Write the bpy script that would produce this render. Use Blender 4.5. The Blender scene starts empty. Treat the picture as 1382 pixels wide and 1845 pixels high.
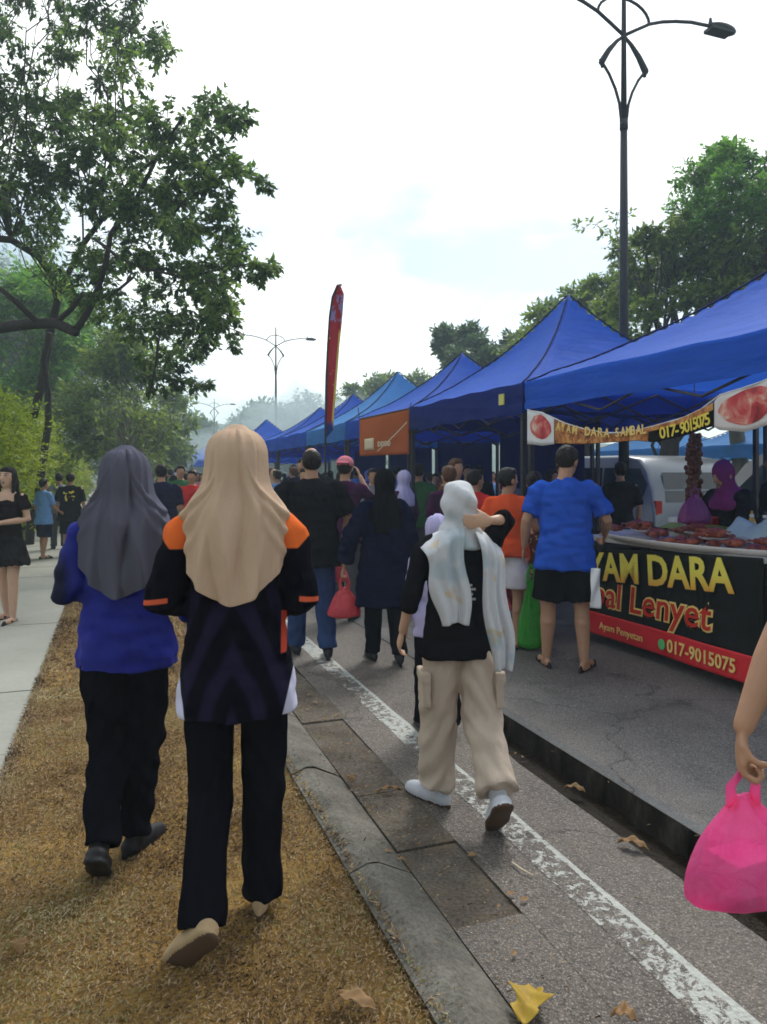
import bpy, bmesh, math, random
import numpy as np
from mathutils import Vector, Matrix, noise
random.seed(7); rng = np.random.default_rng(7)
SC = bpy.context.scene; COL = SC.collection
F, HZ, CX, CH = 1332.0, 855.0, 691.0, 1.47
R = math.radians
UX, UY = -.3397, .9405
def P(px, py, Y): return Vector(((px-CX)/F*Y, Y, CH+(HZ-py)/F*Y))
def ST(s, t, z=0.0): return Vector((s*UX+t*UY, s*UY-t*UX, z))
def onT(px, py, t):
    r = (px-CX)/F; Y = t/(UY*r-UX); return P(px, py, Y)
ROADROT = math.atan2(-UX, UY)          # heading left of +Y

# ---------------------------------------------------------------- objects
def tag(o, label=None, cat=None, group=None, kind=None):
    for k, v in (('label', label), ('category', cat), ('group', group), ('kind', kind)):
        if v: o[k] = v
    return o
def link(name, me, parent=None, loc=(0,0,0), rz=0):
    o = bpy.data.objects.new(name, me); COL.objects.link(o)
    o.location = loc; o.rotation_euler = (0, 0, rz)
    if parent: o.parent = parent
    return o
def copy_tree(o, parent=None):
    c = o.copy(); COL.objects.link(c); c.parent = parent
    for ch in list(o.children): copy_tree(ch, c)
    return c
class G:
    def __init__(s): s.v = []; s.f = []; s.m = []
    def add(s, vs, fs, mi=0):
        n = len(s.v); s.v += [tuple(v) for v in vs]
        for f in fs: s.f.append(tuple(i+n for i in f)); s.m.append(mi)
    def box(s, c, d, rz=0, mi=0, M=None):
        x, y, z = d[0]/2, d[1]/2, d[2]/2
        vs = [Vector((a*x, b*y, e*z)) for a in (-1,1) for b in (-1,1) for e in (-1,1)]
        Rm = M if M is not None else Matrix.Rotation(rz, 3, 'Z')
        vs = [Rm @ v + Vector(c) for v in vs]
        s.add(vs, [(0,1,3,2),(4,6,7,5),(0,4,5,1),(2,3,7,6),(0,2,6,4),(1,5,7,3)], mi)
    def rings(s, rings, mi=0, cap=True):
        n = len(rings[0]); vs = [v for r in rings for v in r]; fs = []
        for i in range(len(rings)-1):
            for j in range(n):
                k = (j+1) % n; fs.append((i*n+j, i*n+k, (i+1)*n+k, (i+1)*n+j))
        if cap:
            fs.append(tuple(range(n-1, -1, -1))); b = (len(rings)-1)*n
            fs.append(tuple(range(b, b+n)))
        s.add(vs, fs, mi)
    def tube(s, pts, rad, seg=10, mi=0, round_=(False, False), ell=None):
        pts = [Vector(p) for p in pts]
        if not hasattr(rad, '__len__'): rad = [rad]*len(pts)
        P2, R2 = list(pts), list(rad)
        if round_[0]:
            d = (pts[0]-pts[1]).normalized(); r = rad[0]
            P2 = [pts[0]+d*r*.92, pts[0]+d*r*.6]+P2; R2 = [r*.38, r*.8]+R2
        if round_[1]:
            d = (pts[-1]-pts[-2]).normalized(); r = rad[-1]
            P2 += [pts[-1]+d*r*.6, pts[-1]+d*r*.92]; R2 += [r*.8, r*.38]
        rs = []; up = None
        for i, p in enumerate(P2):
            a = P2[max(i-1,0)]; b = P2[min(i+1,len(P2)-1)]; d = (b-a).normalized()
            if up is None:
                up = Vector((0,1,0)) if abs(d.y) < .9 else Vector((1,0,0))
            x = d.cross(up).normalized(); y = x.cross(d).normalized(); up = y
            ex, ey = ell if ell else (1,1)
            rs.append([p+(x*math.cos(t)*ex+y*math.sin(t)*ey)*R2[i] for t in [2*math.pi*k/seg for k in range(seg)]])
        s.rings(rs, mi)
    def ell(s, c, r, M=None, seg=14, rg=9, mi=0):
        c = Vector(c); vs = []; 
        for i in range(1, rg):
            th = math.pi*i/rg
            for k in range(seg):
                ph = 2*math.pi*k/seg
                vs.append(Vector((r[0]*math.sin(th)*math.cos(ph), r[1]*math.sin(th)*math.sin(ph), r[2]*math.cos(th))))
        vs += [Vector((0,0,r[2])), Vector((0,0,-r[2]))]
        if M is not None: vs = [M @ v for v in vs]
        vs = [v+c for v in vs]; fs = []
        for i in range(rg-2):
            for k in range(seg):
                l = (k+1)%seg; fs.append((i*seg+k, (i+1)*seg+k, (i+1)*seg+l, i*seg+l))
        t = len(vs)-2
        for k in range(seg):
            l = (k+1)%seg; fs.append((t, k, l)); fs.append((t+1, (rg-2)*seg+l, (rg-2)*seg+k))
        s.add(vs, fs, mi)
    def zloft(s, rr, seg=24, mi=0, xf=None, sq=1.0):       # rr: (z, cx, cy, rx, ry)
        rs = []
        for z, cx, cy, rx, ry in rr:
            ring = []
            for k in range(seg):
                a = 2*math.pi*k/seg; ca, sa = math.cos(a), math.sin(a)
                p = Vector((cx+rx*math.copysign(abs(ca)**sq, ca), cy+ry*math.copysign(abs(sa)**sq, sa), z))
                ring.append(xf(p) if xf else p)
            rs.append(ring)
        s.rings(rs, mi)
    def mesh(s, name, mats, smooth=True):
        me = bpy.data.meshes.new(name); me.from_pydata(s.v, [], s.f)
        for m in mats: me.materials.append(m)
        me.polygons.foreach_set('material_index', s.m)
        if smooth: me.polygons.foreach_set('use_smooth', [True]*len(s.f))
        me.update(); return me
    def build(s, name, mats, parent=None, smooth=False, loc=(0,0,0), rz=0):
        if not isinstance(mats, (list, tuple)): mats = [mats]
        return link(name, s.mesh(name, mats, smooth), parent, loc, rz)
TRASH = []
TMP = bpy.data.scenes.new('tmp_scene')
def remesh(g, name, mats, voxel, smooth=4, disp=None, matf=None):
    me = g.mesh(name+'_src', [], False); o = bpy.data.objects.new('tmp', me); TMP.collection.objects.link(o)
    m = o.modifiers.new('r', 'REMESH'); m.mode = 'VOXEL'; m.voxel_size = voxel; m.use_smooth_shade = True
    if smooth:
        m2 = o.modifiers.new('s', 'SMOOTH'); m2.iterations = smooth; m2.factor = .5
    TMP.view_layers[0].update(); dg = TMP.view_layers[0].depsgraph; ev = o.evaluated_get(dg)
    out = bpy.data.meshes.new_from_object(ev); out.name = name;
    TMP.collection.objects.unlink(o); TRASH.append(o)
    out.materials.clear()
    for mm in mats: out.materials.append(mm)
    if disp:
        n = len(out.vertices); co_ = np.empty(n*3, dtype=np.float32); out.vertices.foreach_get('co', co_); co_ = co_.reshape(-1,3)
        no_ = np.empty(n*3, dtype=np.float32); out.vertex_normals.foreach_get('vector', no_); no_ = no_.reshape(-1,3)
        dd = np.array([disp(Vector(c)) for c in co_.tolist()], dtype=np.float32); out.vertices.foreach_set('co', (co_+no_*dd[:,None]).reshape(-1))
    mi = np.zeros(len(out.polygons), dtype=np.int32)
    if matf:
        for p in out.polygons: mi[p.index] = matf(p.center)
    out.polygons.foreach_set('material_index', mi)
    out.polygons.foreach_set('use_smooth', [True]*len(out.polygons))
    out.update(); return out
def quads_mesh(name, V, mat):           # V: (n,4,3)
    n = len(V); me = bpy.data.meshes.new(name)
    me.vertices.add(n*4); me.vertices.foreach_set('co', V.reshape(-1).astype(np.float32))
    me.loops.add(n*4); me.loops.foreach_set('vertex_index', np.arange(n*4, dtype=np.int32))
    me.polygons.add(n); me.polygons.foreach_set('loop_start', np.arange(0, n*4, 4, dtype=np.int32))
    me.polygons.foreach_set('loop_total', np.full(n, 4, dtype=np.int32))
    me.materials.append(mat); me.update(calc_edges=True); me.validate(); return me

# ---------------------------------------------------------------- materials
class E:                                # node maths with operators
    def __init__(s, nt, sock): s.nt = nt; s.s = sock
    def op(s, o, *a, clamp=False):
        n = s.nt.nodes.new('ShaderNodeMath'); n.operation = o; n.use_clamp = clamp
        for i, x in enumerate((s,)+a):
            if isinstance(x, E): s.nt.links.new(x.s, n.inputs[i])
            else: n.inputs[i].default_value = x
        return E(s.nt, n.outputs[0])
    def __add__(s, o): return s.op('ADD', o)
    def __sub__(s, o): return s.op('SUBTRACT', o)
    def __mul__(s, o): return s.op('MULTIPLY', o)
    def abs(s): return s.op('ABSOLUTE')
    def gt(s, o, w=.004): return ((s-o)*(1/w)).op('ADD', .5, clamp=True)
    def lt(s, o, w=.004): return ((s-o)*(-1/w)).op('ADD', .5, clamp=True)
class Mt:
    def __init__(s, name, rough=.8, spec=.3):
        m = bpy.data.materials.new(name); m.use_nodes = True; s.m = m; s.nt = m.node_tree
        s.b = s.nt.nodes['Principled BSDF']; s.b.inputs['Roughness'].default_value = rough
        s.b.inputs['Specular IOR Level'].default_value = spec
        s.out = s.nt.nodes['Material Output']
    def coord(s, kind='Object'):
        n = s.nt.nodes.new('ShaderNodeTexCoord'); return n.outputs[kind]
    def mapped(s, sc, kind='Object'):
        n = s.nt.nodes.new('ShaderNodeMapping'); n.inputs['Scale'].default_value = sc if hasattr(sc, '__len__') else (sc,)*3
        s.nt.links.new(s.coord(kind), n.inputs[0]); return n.outputs[0]
    def noise(s, sc, detail=3, rough=.6, kind='Object', stretch=None, dist=0):
        n = s.nt.nodes.new('ShaderNodeTexNoise'); n.inputs['Scale'].default_value = sc
        n.inputs['Detail'].default_value = detail; n.inputs['Roughness'].default_value = rough; n.inputs['Distortion'].default_value = dist
        s.nt.links.new(s.mapped(stretch or 1, kind), n.inputs['Vector']); return E(s.nt, n.outputs[0])
    def vor(s, sc, feature='F1', out='Distance', kind='Object', stretch=None):
        n = s.nt.nodes.new('ShaderNodeTexVoronoi'); n.inputs['Scale'].default_value = sc; n.feature = feature
        s.nt.links.new(s.mapped(stretch or 1, kind), n.inputs['Vector']); return E(s.nt, n.outputs[out])
    def xyz(s, kind='Object'):
        n = s.nt.nodes.new('ShaderNodeSeparateXYZ'); s.nt.links.new(s.coord(kind), n.inputs[0])
        return [E(s.nt, n.outputs[i]) for i in range(3)]
    def island(s):
        n = s.nt.nodes.new('ShaderNodeNewGeometry'); return E(s.nt, n.outputs['Random Per Island'])
    def mix(s, f, a, b):
        n = s.nt.nodes.new('ShaderNodeMix'); n.data_type = 'RGBA'
        for i, x in ((0, f), (6, a), (7, b)):
            if isinstance(x, E): s.nt.links.new(x.s, n.inputs[i])
            elif i == 0: n.inputs[0].default_value = x
            else: n.inputs[i].default_value = (*x, 1)
        return E(s.nt, n.outputs[2])
    def ramp(s, f, stops):
        n = s.nt.nodes.new('ShaderNodeValToRGB'); cr = n.color_ramp
        while len(cr.elements) < len(stops): cr.elements.new(.5)
        for e, (p, c) in zip(cr.elements, stops): e.position = p; e.color = (*c, 1)
        s.nt.links.new(f.s, n.inputs[0]); return E(s.nt, n.outputs[0])
    def col(s, c):
        if isinstance(c, E): s.nt.links.new(c.s, s.b.inputs['Base Color'])
        else: s.b.inputs['Base Color'].default_value = (*c, 1)
        s.c = c; return s
    def rgh(s, e): s.nt.links.new(e.s, s.b.inputs['Roughness']); return s
    def bump(s, h, strength=.4, dist=.01):
        n = s.nt.nodes.new('ShaderNodeBump'); n.inputs['Strength'].default_value = strength; n.inputs['Distance'].default_value = dist
        s.nt.links.new(h.s, n.inputs['Height']); s.nt.links.new(n.outputs[0], s.b.inputs['Normal']); return s
    def transl(s, f=.35):
        t = s.nt.nodes.new('ShaderNodeBsdfTranslucent'); mx = s.nt.nodes.new('ShaderNodeMixShader'); mx.inputs[0].default_value = f
        if isinstance(s.c, E): s.nt.links.new(s.c.s, t.inputs[0])
        else: t.inputs[0].default_value = (*s.c, 1)
        s.nt.links.new(s.b.outputs[0], mx.inputs[1]); s.nt.links.new(t.outputs[0], mx.inputs[2]); s.nt.links.new(mx.outputs[0], s.out.inputs[0]); return s
def mul(c, k): return tuple(x*k for x in c)
_cloth = {}
def cloth(name, c, rough=.85, var=.25, bump=.5, sc=14):
    if name in _cloth: return _cloth[name]
    m = Mt(name, rough, .0); n = m.noise(sc, 4, .6, stretch=(1,1,.45)); n2 = m.noise(900, 1)
    m.col(m.mix(n, mul(c, 1-var), mul(c, 1+var))); m.bump(n*1.0+n2*.04, bump, .02)
    _cloth[name] = m.m; return m.m
def plain(name, c, rough=.6, spec=.3, metal=0, var=.15, sc=8):
    m = Mt(name, rough, spec); n = m.noise(sc, 4); m.col(m.mix(n, mul(c, 1-var), mul(c, 1+var)))
    m.b.inputs['Metallic'].default_value = metal; m.bump(m.noise(sc*8, 3), .15, .004); return m.m
def leafmat(name, dark, mid, light, tr=.35, rough=.5):
    m = Mt(name, rough, .35); r = m.island(); n = m.noise(.55, 2, .5)
    f = r*.55+n*.9-.25
    m.col(m.ramp(f, [(0.05, dark), (.5, mid), (.95, light)])); m.transl(tr); return m.m
skin_mats = {}
def skin(k):
    if k in skin_mats: return skin_mats[k]
    c = {'tan': (.42,.235,.145), 'light': (.56,.36,.25), 'brown': (.28,.15,.09)}[k]
    m = Mt('skin_'+k, .5, .35); n = m.noise(18, 3); m.col(m.mix(n, mul(c,.88), (c[0]*1.1, c[1]*1.04, c[2]*1.02)))
    m.b.inputs['Subsurface Weight'].default_value = .12; m.b.inputs['Subsurface Radius'].default_value = (.02,.008,.004); m.b.inputs['Subsurface Scale'].default_value = .5
    m.bump(m.noise(160, 3), .12, .002)
    skin_mats[k] = m.m; return m.m
M_eye = plain('eye_dark', (.012,.01,.01), .2, .6); M_lip = plain('lips', (.36,.1,.08), .45); M_brow = plain('brow', (.02,.015,.012), .8)
def _hair(name, c):
    m = Mt(name, .55, .15); n = m.noise(60, 4, .6, stretch=(1,1,.12)); m.col(m.mix(n, mul(c,.5), mul(c,1.6))); m.bump(n, .6, .01); return m.m
M_hair = _hair('hair_black', (.014,.011,.011)); M_hairb = _hair('hair_brown', (.09,.04,.022))
M_sole = plain('shoe_sole', (.085,.05,.03), .8); M_blackshoe = plain('shoe_black', (.012,.012,.015), .6)
M_white = plain('white_plastic', (.72,.73,.74), .5); M_blackmetal = plain('dark_painted_steel', (.018,.02,.028), .5, .4)
M_greymetal = plain('grey_steel', (.35,.36,.38), .4, .5, .6)
# ---------------------------------------------------------------- people
def finger(g, base, d, n, side, L, r, curl):
    # three bending segments; n = palm normal (curl towards it)
    p = Vector(base); d = d.normalized(); ax = d.cross(n).normalized(); pts = [p]; a = 0
    for i, k in enumerate((.45, .3, .25)):
        a += curl*(.7 if i == 0 else 1.0); dd = Matrix.Rotation(a, 3, ax) @ d
        p = p+dd*L*k; pts.append(p)
    g.tube(pts, [r, r*.95, r*.88, r*.75], 8, round_=(True, True))
def hand(g, w, d, n, thumb, k=1.0, curl=.3, spread=.06):
    """w wrist, d towards the fingers, n palm normal, thumb = vector to the thumb side"""
    d = d.normalized(); n = (n-d*n.dot(d)).normalized(); th = d.cross(n).normalized()
    if th.dot(thumb) < 0: th = -th
    Mx = Matrix((th, d, n)).transposed()
    g.ell(w+d*.045*k, (.036*k, .055*k, .014*k), Mx, 12, 8)
    g.ell(w+d*.065*k+th*.004*k, (.039*k, .032*k, .013*k), Mx, 12, 8)
    for i, (o, L) in enumerate(((.030,.068), (.010,.076), (-.010,.071), (-.029,.056))):
        dd = (d+th*(o/.03)*spread*1.3).normalized()
        finger(g, w+d*.085*k+th*o*k, dd, n, th, L*k, (.0085 if i < 3 else .0075)*k, curl*(1+.12*i))
    b = w+d*.028*k+th*.028*k
    finger(g, b, (d*.85+th*max(.30,.75-curl*.34)+n*.16), n, th, .060*k, .0098*k, curl*.35)
def person(label, px=None, Y=None, H=1.65, heading=0.0, base=None, pose={}, skin_k='tan', top=None, bottom=None, hair='short',
           hijab=None, shoe=M_blackshoe, voxel=.012, wide=1.0, female=False, group=None, cat='person', cap=None, face=False, extra=None, headyaw=0, headpitch=0, wr=1.0, bald=False):
    k = H/1.70; V3 = Vector
    J = {}
    lean = pose.get('lean', 0)
    la = pose.get('legs', ((4, 3), (-4, 5)))        # (hip fwd deg, knee bend deg) left, right
    def dr(a, b, sx): a, b = R(a), R(b); return V3((sx*math.sin(b), math.sin(a)*math.cos(b), -math.cos(a)*math.cos(b)))
    st = pose.get('stance', 1.5); hipx = pose.get('hipx', .085)
    for sx, nm, (ha, kb) in ((-1, 'l', la[0]), (1, 'r', la[1])):
        hp = V3((sx*hipx, 0, .90)); kn = hp+dr(ha, st, sx)*.43; an = kn+dr(ha-kb, st*.5, sx)*.39
        J['hip'+nm], J['kn'+nm], J['an'+nm] = hp, kn, an
    low = min(J['an'+q].z-.045*math.cos(R(pose.get('foot'+q,0)))-max(0,.155*math.sin(R(pose.get('foot'+q,0))))-.030 for q in 'lr'); dz = -low
    for q in list(J): J[q] = J[q]+V3((0,0,dz))
    hz = .90+dz
    def U(p):          # lean of the upper body, forward
        p = V3(p); p.z += dz
        if lean and p.z > hz:
            q = p-V3((0,0,hz)); f = min(1, q.z/.25); q = Matrix.Rotation(-R(lean)*f, 3, 'X') @ q; p = q+V3((0,0,hz))
        return p
    shw = pose.get('shw', .168 if female else .185)*(.5+.5*wide)
    for sx, nm in ((-1,'l'), (1,'r')):
        J['sh'+nm] = U((sx*shw, 0, 1.375))
        el = pose.get('el'+nm, (sx*(shw+.055), -.03, 1.10)); wr_ = pose.get('wr'+nm, (sx*(shw+.06), .06, .86))
        J['el'+nm] = U(el); J['wr'+nm] = U(wr_)
    nk = U((0,-.01,1.47)); hm = Matrix.Rotation(R(headyaw), 3, 'Z') @ Matrix.Rotation(-R(lean*.6+headpitch), 3, 'X')
    def HD(p): return nk+hm @ (V3(p)-V3((0,-.01,1.47)))
    S = lambda v: V3(v)*k
    # --- body
    g = G()
    def tb(pts, rad, **a): g.tube([S(p) for p in pts], [r*k for r in rad], **a)
    g.ell(S(HD((0,0,1.60))), (.074*k,.093*k,.098*k), hm, 20, 14); g.ell(S(HD((0,.025,1.545))), (.056*k,.064*k,.075*k), hm, 16, 10)
    tb([HD((0,.088,1.605)), HD((0,.106,1.567))], [.010,.016], round_=(True,True)); g.ell(S(HD((0,.08,1.528))), (.024*k,.014*k,.010*k), hm)
    g.ell(S(HD((0,.062,1.492))), (.022*k,.02*k,.016*k), hm)
    for sx in (-1,1): g.ell(S(HD((sx*.077,-.005,1.575))), (.010*k,.019*k,.032*k), hm)
    tb([U((0,-.015,1.36)), nk, HD((0,.0,1.54))], [.066,.054,.052], round_=(False,False))
    w = wide
    g.zloft([(.84*1,0,0,.12*w,.09*w), (.92,0,0,.155*w,.105*w), (1.05,0,0,.125*w,.088*w), (1.18,0,0,.14*w,.095*w), (1.3,0,0,.155*w,.1*w), (1.39,0,0,.13*w,.075), (1.45,0,-.01,.06,.055)], xf=lambda p: S(U(p)))
    for nm, sx in (('l',-1), ('r',1)):
        a, b, c = J['hip'+nm], J['kn'+nm], J['an'+nm]
        tb([a, a.lerp(b,.5), b, b.lerp(c,.3), c], [.078*wr,.07*wr,.052*wr,.054*wr,.034], seg=14, round_=(True,True))
        cf = b.lerp(c,.3); g.ell(S(cf+V3((0,-.015,0))), (.046*k*wr,.046*k*wr,.055*k))
        a, b, c = J['sh'+nm], J['el'+nm], J['wr'+nm]
        tb([a, a.lerp(b,.4), b, b.lerp(c,.3), c], [.044*wr,.042*wr,.036*wr,.037*wr,.024], seg=12, round_=(True,True))
        d = (c-b).normalized(); pn = pose.get('palm'+nm, V3((-sx,0,0))); hd = pose.get('hand'+nm, None); hd = V3(hd) if hd else d
        hand(g, S(c+d*.012), hd, V3(pn), V3(pose.get('thumb'+nm, (0,1,0))), k*1.03, pose.get('curl'+nm, .35))
        # foot
        an = J['an'+nm]; kn = J['kn'+nm]; fp = R(pose.get('foot'+nm, 0)); to = R(pose.get('toe'+nm, 6))*sx
        fd = Matrix.Rotation(-to, 3, 'Z') @ (Matrix.Rotation(-fp, 3, 'X') @ V3((0,1,0)))
        J['fd'+nm] = fd; up = (fd.cross(V3((1,0,0))).normalized()); up = up if up.z > 0 else -up; J['up'+nm] = up
        h = an-up*.045; tb([h-fd*.035, h+fd*.06, h+fd*.155], [.03,.032,.022], round_=(True,True), ell=(1.15,.8))
    eyes = [S(HD((sx*.031,.083,1.607))) for sx in (-1,1)]; brows = [S(HD((sx*.031,.088,1.628))) for sx in (-1,1)]; lip = S(HD((0,.094,1.53)))
    def mf(c):
        if not face: return 0
        for e in eyes:
            if (abs(c.x-e.x) < .014*k and abs(c.z-e.z) < .0065*k and (c-e).length < .03): return 1
        for e in brows:
            if abs(c.x-e.x) < .019*k and abs(c.z-e.z) < .0045*k and (c-e).length < .035: return 3
        if abs(c.z-lip.z) < .008*k and (c-lip).length < .026*k: return 2
        return 0
    me = remesh(g, 'person', [skin(skin_k), M_eye, M_lip, M_brow], min(voxel, .009) if voxel < .014 else voxel, 2, None, mf)
    if base is None:
        base = P(px, HZ, Y); base.z = 0
    bo = link('person', me, None, base, heading); tag(bo, label, cat, group)
    def sh(g_, name, mat, vox=None, sm=4, disp=None): return link(name, remesh(g_, name, [mat], vox or voxel, sm, disp), bo)
    # --- shoes
    if shoe:
        pass
        for nm, sx in (('l',-1), ('r',1)):
            g = G(); an, fd, up = J['an'+nm], J['fd'+nm], J['up'+nm]; h = an-up*.042
            if shoe.name.startswith('sandal'):
                pts = [h-up*.028-fd*.05, h-up*.028+fd*.07, h-up*.028+fd*.18]
                g.tube([S(p) for p in pts], [.044*k,.048*k,.044*k], 12, round_=(True,True), ell=(1.1,.36))
                g.tube([S(h+fd*.05+V3((-.035,0,-.01))), S(h+fd*.09+up*.012), S(h+fd*.05+V3((.035,0,-.01)))], .010*k, 8, round_=(True,True))
            else:
                q_ = k*pose.get('shoek', 1.0)
                g.tube([S(h-fd*.045), S(h+fd*.02), S(h+fd*.09), S(h+fd*.165-up*.006)], [.041*q_,.042*q_,.046*q_,.036*q_], 16, round_=(True,True), ell=(1.05,.85))
                g.tube([S(h-fd*.05-up*.026), S(h+fd*.02-up*.026), S(h+fd*.10-up*.026), S(h+fd*.18-up*.022)], [.045*q_,.044*q_,.051*q_,.040*q_], 16, round_=(True,True), ell=(1.08,.34))
                g.tube([S(h-fd*.012), S(h-fd*.008+up*.075)], [.041*q_,.039*q_], 14)
                for j in range(3): g.tube([S(h+fd*(.05+.028*j)+V3((-.02,0,0))+up*(.038-.005*j)), S(h+fd*(.05+.028*j)+V3((.02,0,0))+up*(.038-.005*j))], .006*q_, 6)
            ob = link('shoe', remesh(g, 'shoe', [shoe, M_sole], min(voxel,.007), 2, None,
                 (lambda c, h=h, up=up: 1 if (c/k-h).dot(up) < -.024 else 0) if pose.get('sole') else None), bo)
    # --- bottom
    if bottom:
        mat = bottom['mat']; frac = bottom.get('len', 1.0); r = bottom.get('r', (.098,.08,.072,.075)); kind = bottom.get('kind', 'trousers')
        g = G()
        if kind == 'skirt':
            z1 = bottom['hem']; g.zloft([(z1,0,0,bottom.get('flare',.26),bottom.get('flare',.26)*.75), ((z1+.95)/2,0,0,.22*w,.16*w), (.98,0,0,.17*w,.12*w), (1.05,0,0,.14*w,.1*w)], xf=lambda p: S(p+V3((0,0,dz))))
        else:
            g.zloft([(.80,0,0,.10*w,.08*w), (.86,0,0,.165*w,.112*w), (.95,0,0,.150*w,.10*w), (1.04,0,0,.115*w,.08*w)], xf=lambda p: S(U(p)))
            for nm in 'lr':
                a, b, c = J['hip'+nm], J['kn'+nm], J['an'+nm]+V3((0,0,bottom.get('drop', -.01)))
                if frac < .55:
                    g.tube([S(a), S(a.lerp(b,.18)), S(a.lerp(b,.5)), S(a.lerp(b, min(1, frac*2)))], [r[0]*k*.68, r[0]*k*.93, r[1]*1.12*k, r[1]*1.12*k], 18, ell=(1,1))
                else:
                    c2 = b.lerp(c, (frac-.5)*2)
                    g.tube([S(a), S(a.lerp(b,.2)), S(a.lerp(b,.5)), S(b), S(b.lerp(c2,.5)), S(c2)], [r[0]*k*.68, r[0]*k*.95, (r[0]+r[1])/2*k, r[1]*k, r[2]*k, r[3]*k], 18, ell=(1,1))
        amp = bottom.get('amp', .005); ky = k
        def dp(c):
            q = Vector((c.x*9, c.y*9, c.z*14+abs(c.x)*20)); q2 = Vector((c.x*22, c.y*22, c.z*9))
            f = 1+1.2*math.exp(-((c.z/ky-.47)/.07)**2)+1.5*math.exp(-((c.z/ky-.14)/.08)**2)
            return amp*(noise.noise(q)*1.2*f+noise.noise(q2)*.8)
        sh(g, {'skirt':'skirt','shorts':'shorts'}.get(kind, 'trousers'), mat, None, bottom.get('sm', 4), dp)
    # --- top
    if top:
        mat = top['mat']; hem = top.get('hem', .84); sleeve = top.get('sleeve', .5); fl = top.get('flare', 1.0); g = G(); o = top.get('o', .014)
        rr = top.get('rings') or [(hem,0,0,.188*w*fl,.140*w*fl), ((hem+1.05)/2,0,0,.180*w*(fl*.5+.5),.136*w*(fl*.5+.5)), (1.05,0,0,.162*w*(.7+.3*fl),.118*w), (1.18,0,0,.164*w,.118*w), (1.3,0,0,.172*w,.115*w), (1.37,0,0,.160*w,.1*w), (1.405,0,-.005,.140*w,.088), (1.43,0,-.008,.105,.075), (1.455,0,-.012,.066,.06)]
        g.zloft(rr, xf=lambda p: S(U(p)), seg=28)
        for nm, sx in (('l',-1), ('r',1)):
            if sleeve <= 0: continue
            a, b, c = J['sh'+nm], J['el'+nm], J['wr'+nm]; sr = top.get('sr', (.062,.058,.055,.045)); a2 = a+V3((-sx*.03,0,.0))
            pts = [a2, a.lerp(b,.12)]; rad = [sr[0]*k*.95, sr[0]*k]
            if sleeve <= .5:
                pts += [a.lerp(b, sleeve), a.lerp(b, sleeve*2)]; rad += [sr[1]*k*1.03, sr[1]*k*1.1]
            else:
                e = b.lerp(c, (sleeve-.5)*2); pts += [a.lerp(b,.6), b, b.lerp(e,.5), e]; rad += [sr[1]*k, sr[2]*k, (sr[2]+sr[3])/2*k, sr[3]*k]
            g.tube([S(p) for p in pts], rad, 16, round_=(True,False))
        amp = top.get('amp', .007)
        def dp(c):
            zz = c.z/k
            q = Vector((c.x*8, c.y*8, c.z*22)); q2 = Vector((c.x*16+c.z*10, c.y*16, c.z*7-c.x*6))
            f = 1+.9*math.exp(-((zz-1.05)/.12)**2)
            return amp*(noise.noise(q)*f*1.1+noise.noise(q2)*1.3)
        sh(g, top.get('name', 'shirt'), mat, None, 5, dp)
    # --- hair / hijab / cap
    if hijab and not hijab.get('custom'):
        g = G(); hm_ = hm
        g.ell(S(HD((0,-.020,1.605))), (.093*k,.108*k,.112*k), hm_, 20, 12)
        g.tube([S(HD((0,-.02,1.59))), S(HD((0,-.008,1.50))), S(U((0,-.01,1.43)))], [.088*k,.084*k,.105*k], 20)
        b = hijab.get('hem', 1.2); g.zloft([(b,0,-.015,.16*w,.135*w), ((b+1.33)/2,0,-.01,.185*w,.135*w), (1.36,0,-.01,.185*w,.12*w), (1.42,0,-.01,.13,.105), (1.48,0,-.01,.085,.085)], xf=lambda p: S(U(p)))
        def dp(c): 
            a = math.atan2(c.x, -c.y+.001); return .006*math.sin(a*9+c.z*7)+.005*noise.noise(Vector((a*3, c.z*9, 1)))
        sh(g, 'headscarf', hijab['mat'], None, 4, dp)
    elif hair and not hijab:
        g = G(); hmtl = M_hairb if hair == 'brown' else M_hair
        if bald:
            g.ell(S(HD((0,-.020,1.598))), (.083*k,.092*k,.090*k), hm, 18, 10)
        else:
            g.ell(S(HD((0,-.020,1.612))), (.084*k,.092*k,.100*k), hm, 18, 12); g.ell(S(HD((0,.03,1.665))), (.066*k,.055*k,.042*k), hm, 14, 8)
        if hair == 'long':
            g.tube([S(HD((0,-.03,1.6))), S(HD((0,-.05,1.5))), S(U((0,-.07,1.38))), S(U((0,-.085,1.26)))], [.085*k,.085*k,.08*k,.05*k], 16, round_=(True,True), ell=(1.15,.6))
            for sx in (-1,1): g.tube([S(HD((sx*.07,0,1.62))), S(HD((sx*.082,.0,1.54))), S(U((sx*.085,.03,1.43)))], [.026*k,.026*k,.02*k], 8, round_=(True,True))
        if hair == 'bun': g.ell(S(HD((0,-.12,1.63))), (.045*k,.04*k,.045*k), hm)
        sh(g, 'hair', hmtl, min(voxel,.010), 1, lambda c: .005*noise.noise(c*45)+.003*noise.noise(c*110))
    if cap:
        g = G(); g.ell(S(HD((0,-.008,1.640))), (.092*k,.103*k,.082*k), hm, 18, 10)
        cd = cap.get('brim', 1)
        g.ell(S(HD((0,.10*cd,1.645))), (.075*k,.085*k,.010*k), hm, 16, 6)
        sh(g, 'cap', cap['mat'], min(voxel,.008), 1)
    if extra: extra(bo, J, S, U, HD, k, sh)
    J['dz'] = (dz+.008)*k
    return bo, J, S, U, HD

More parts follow.
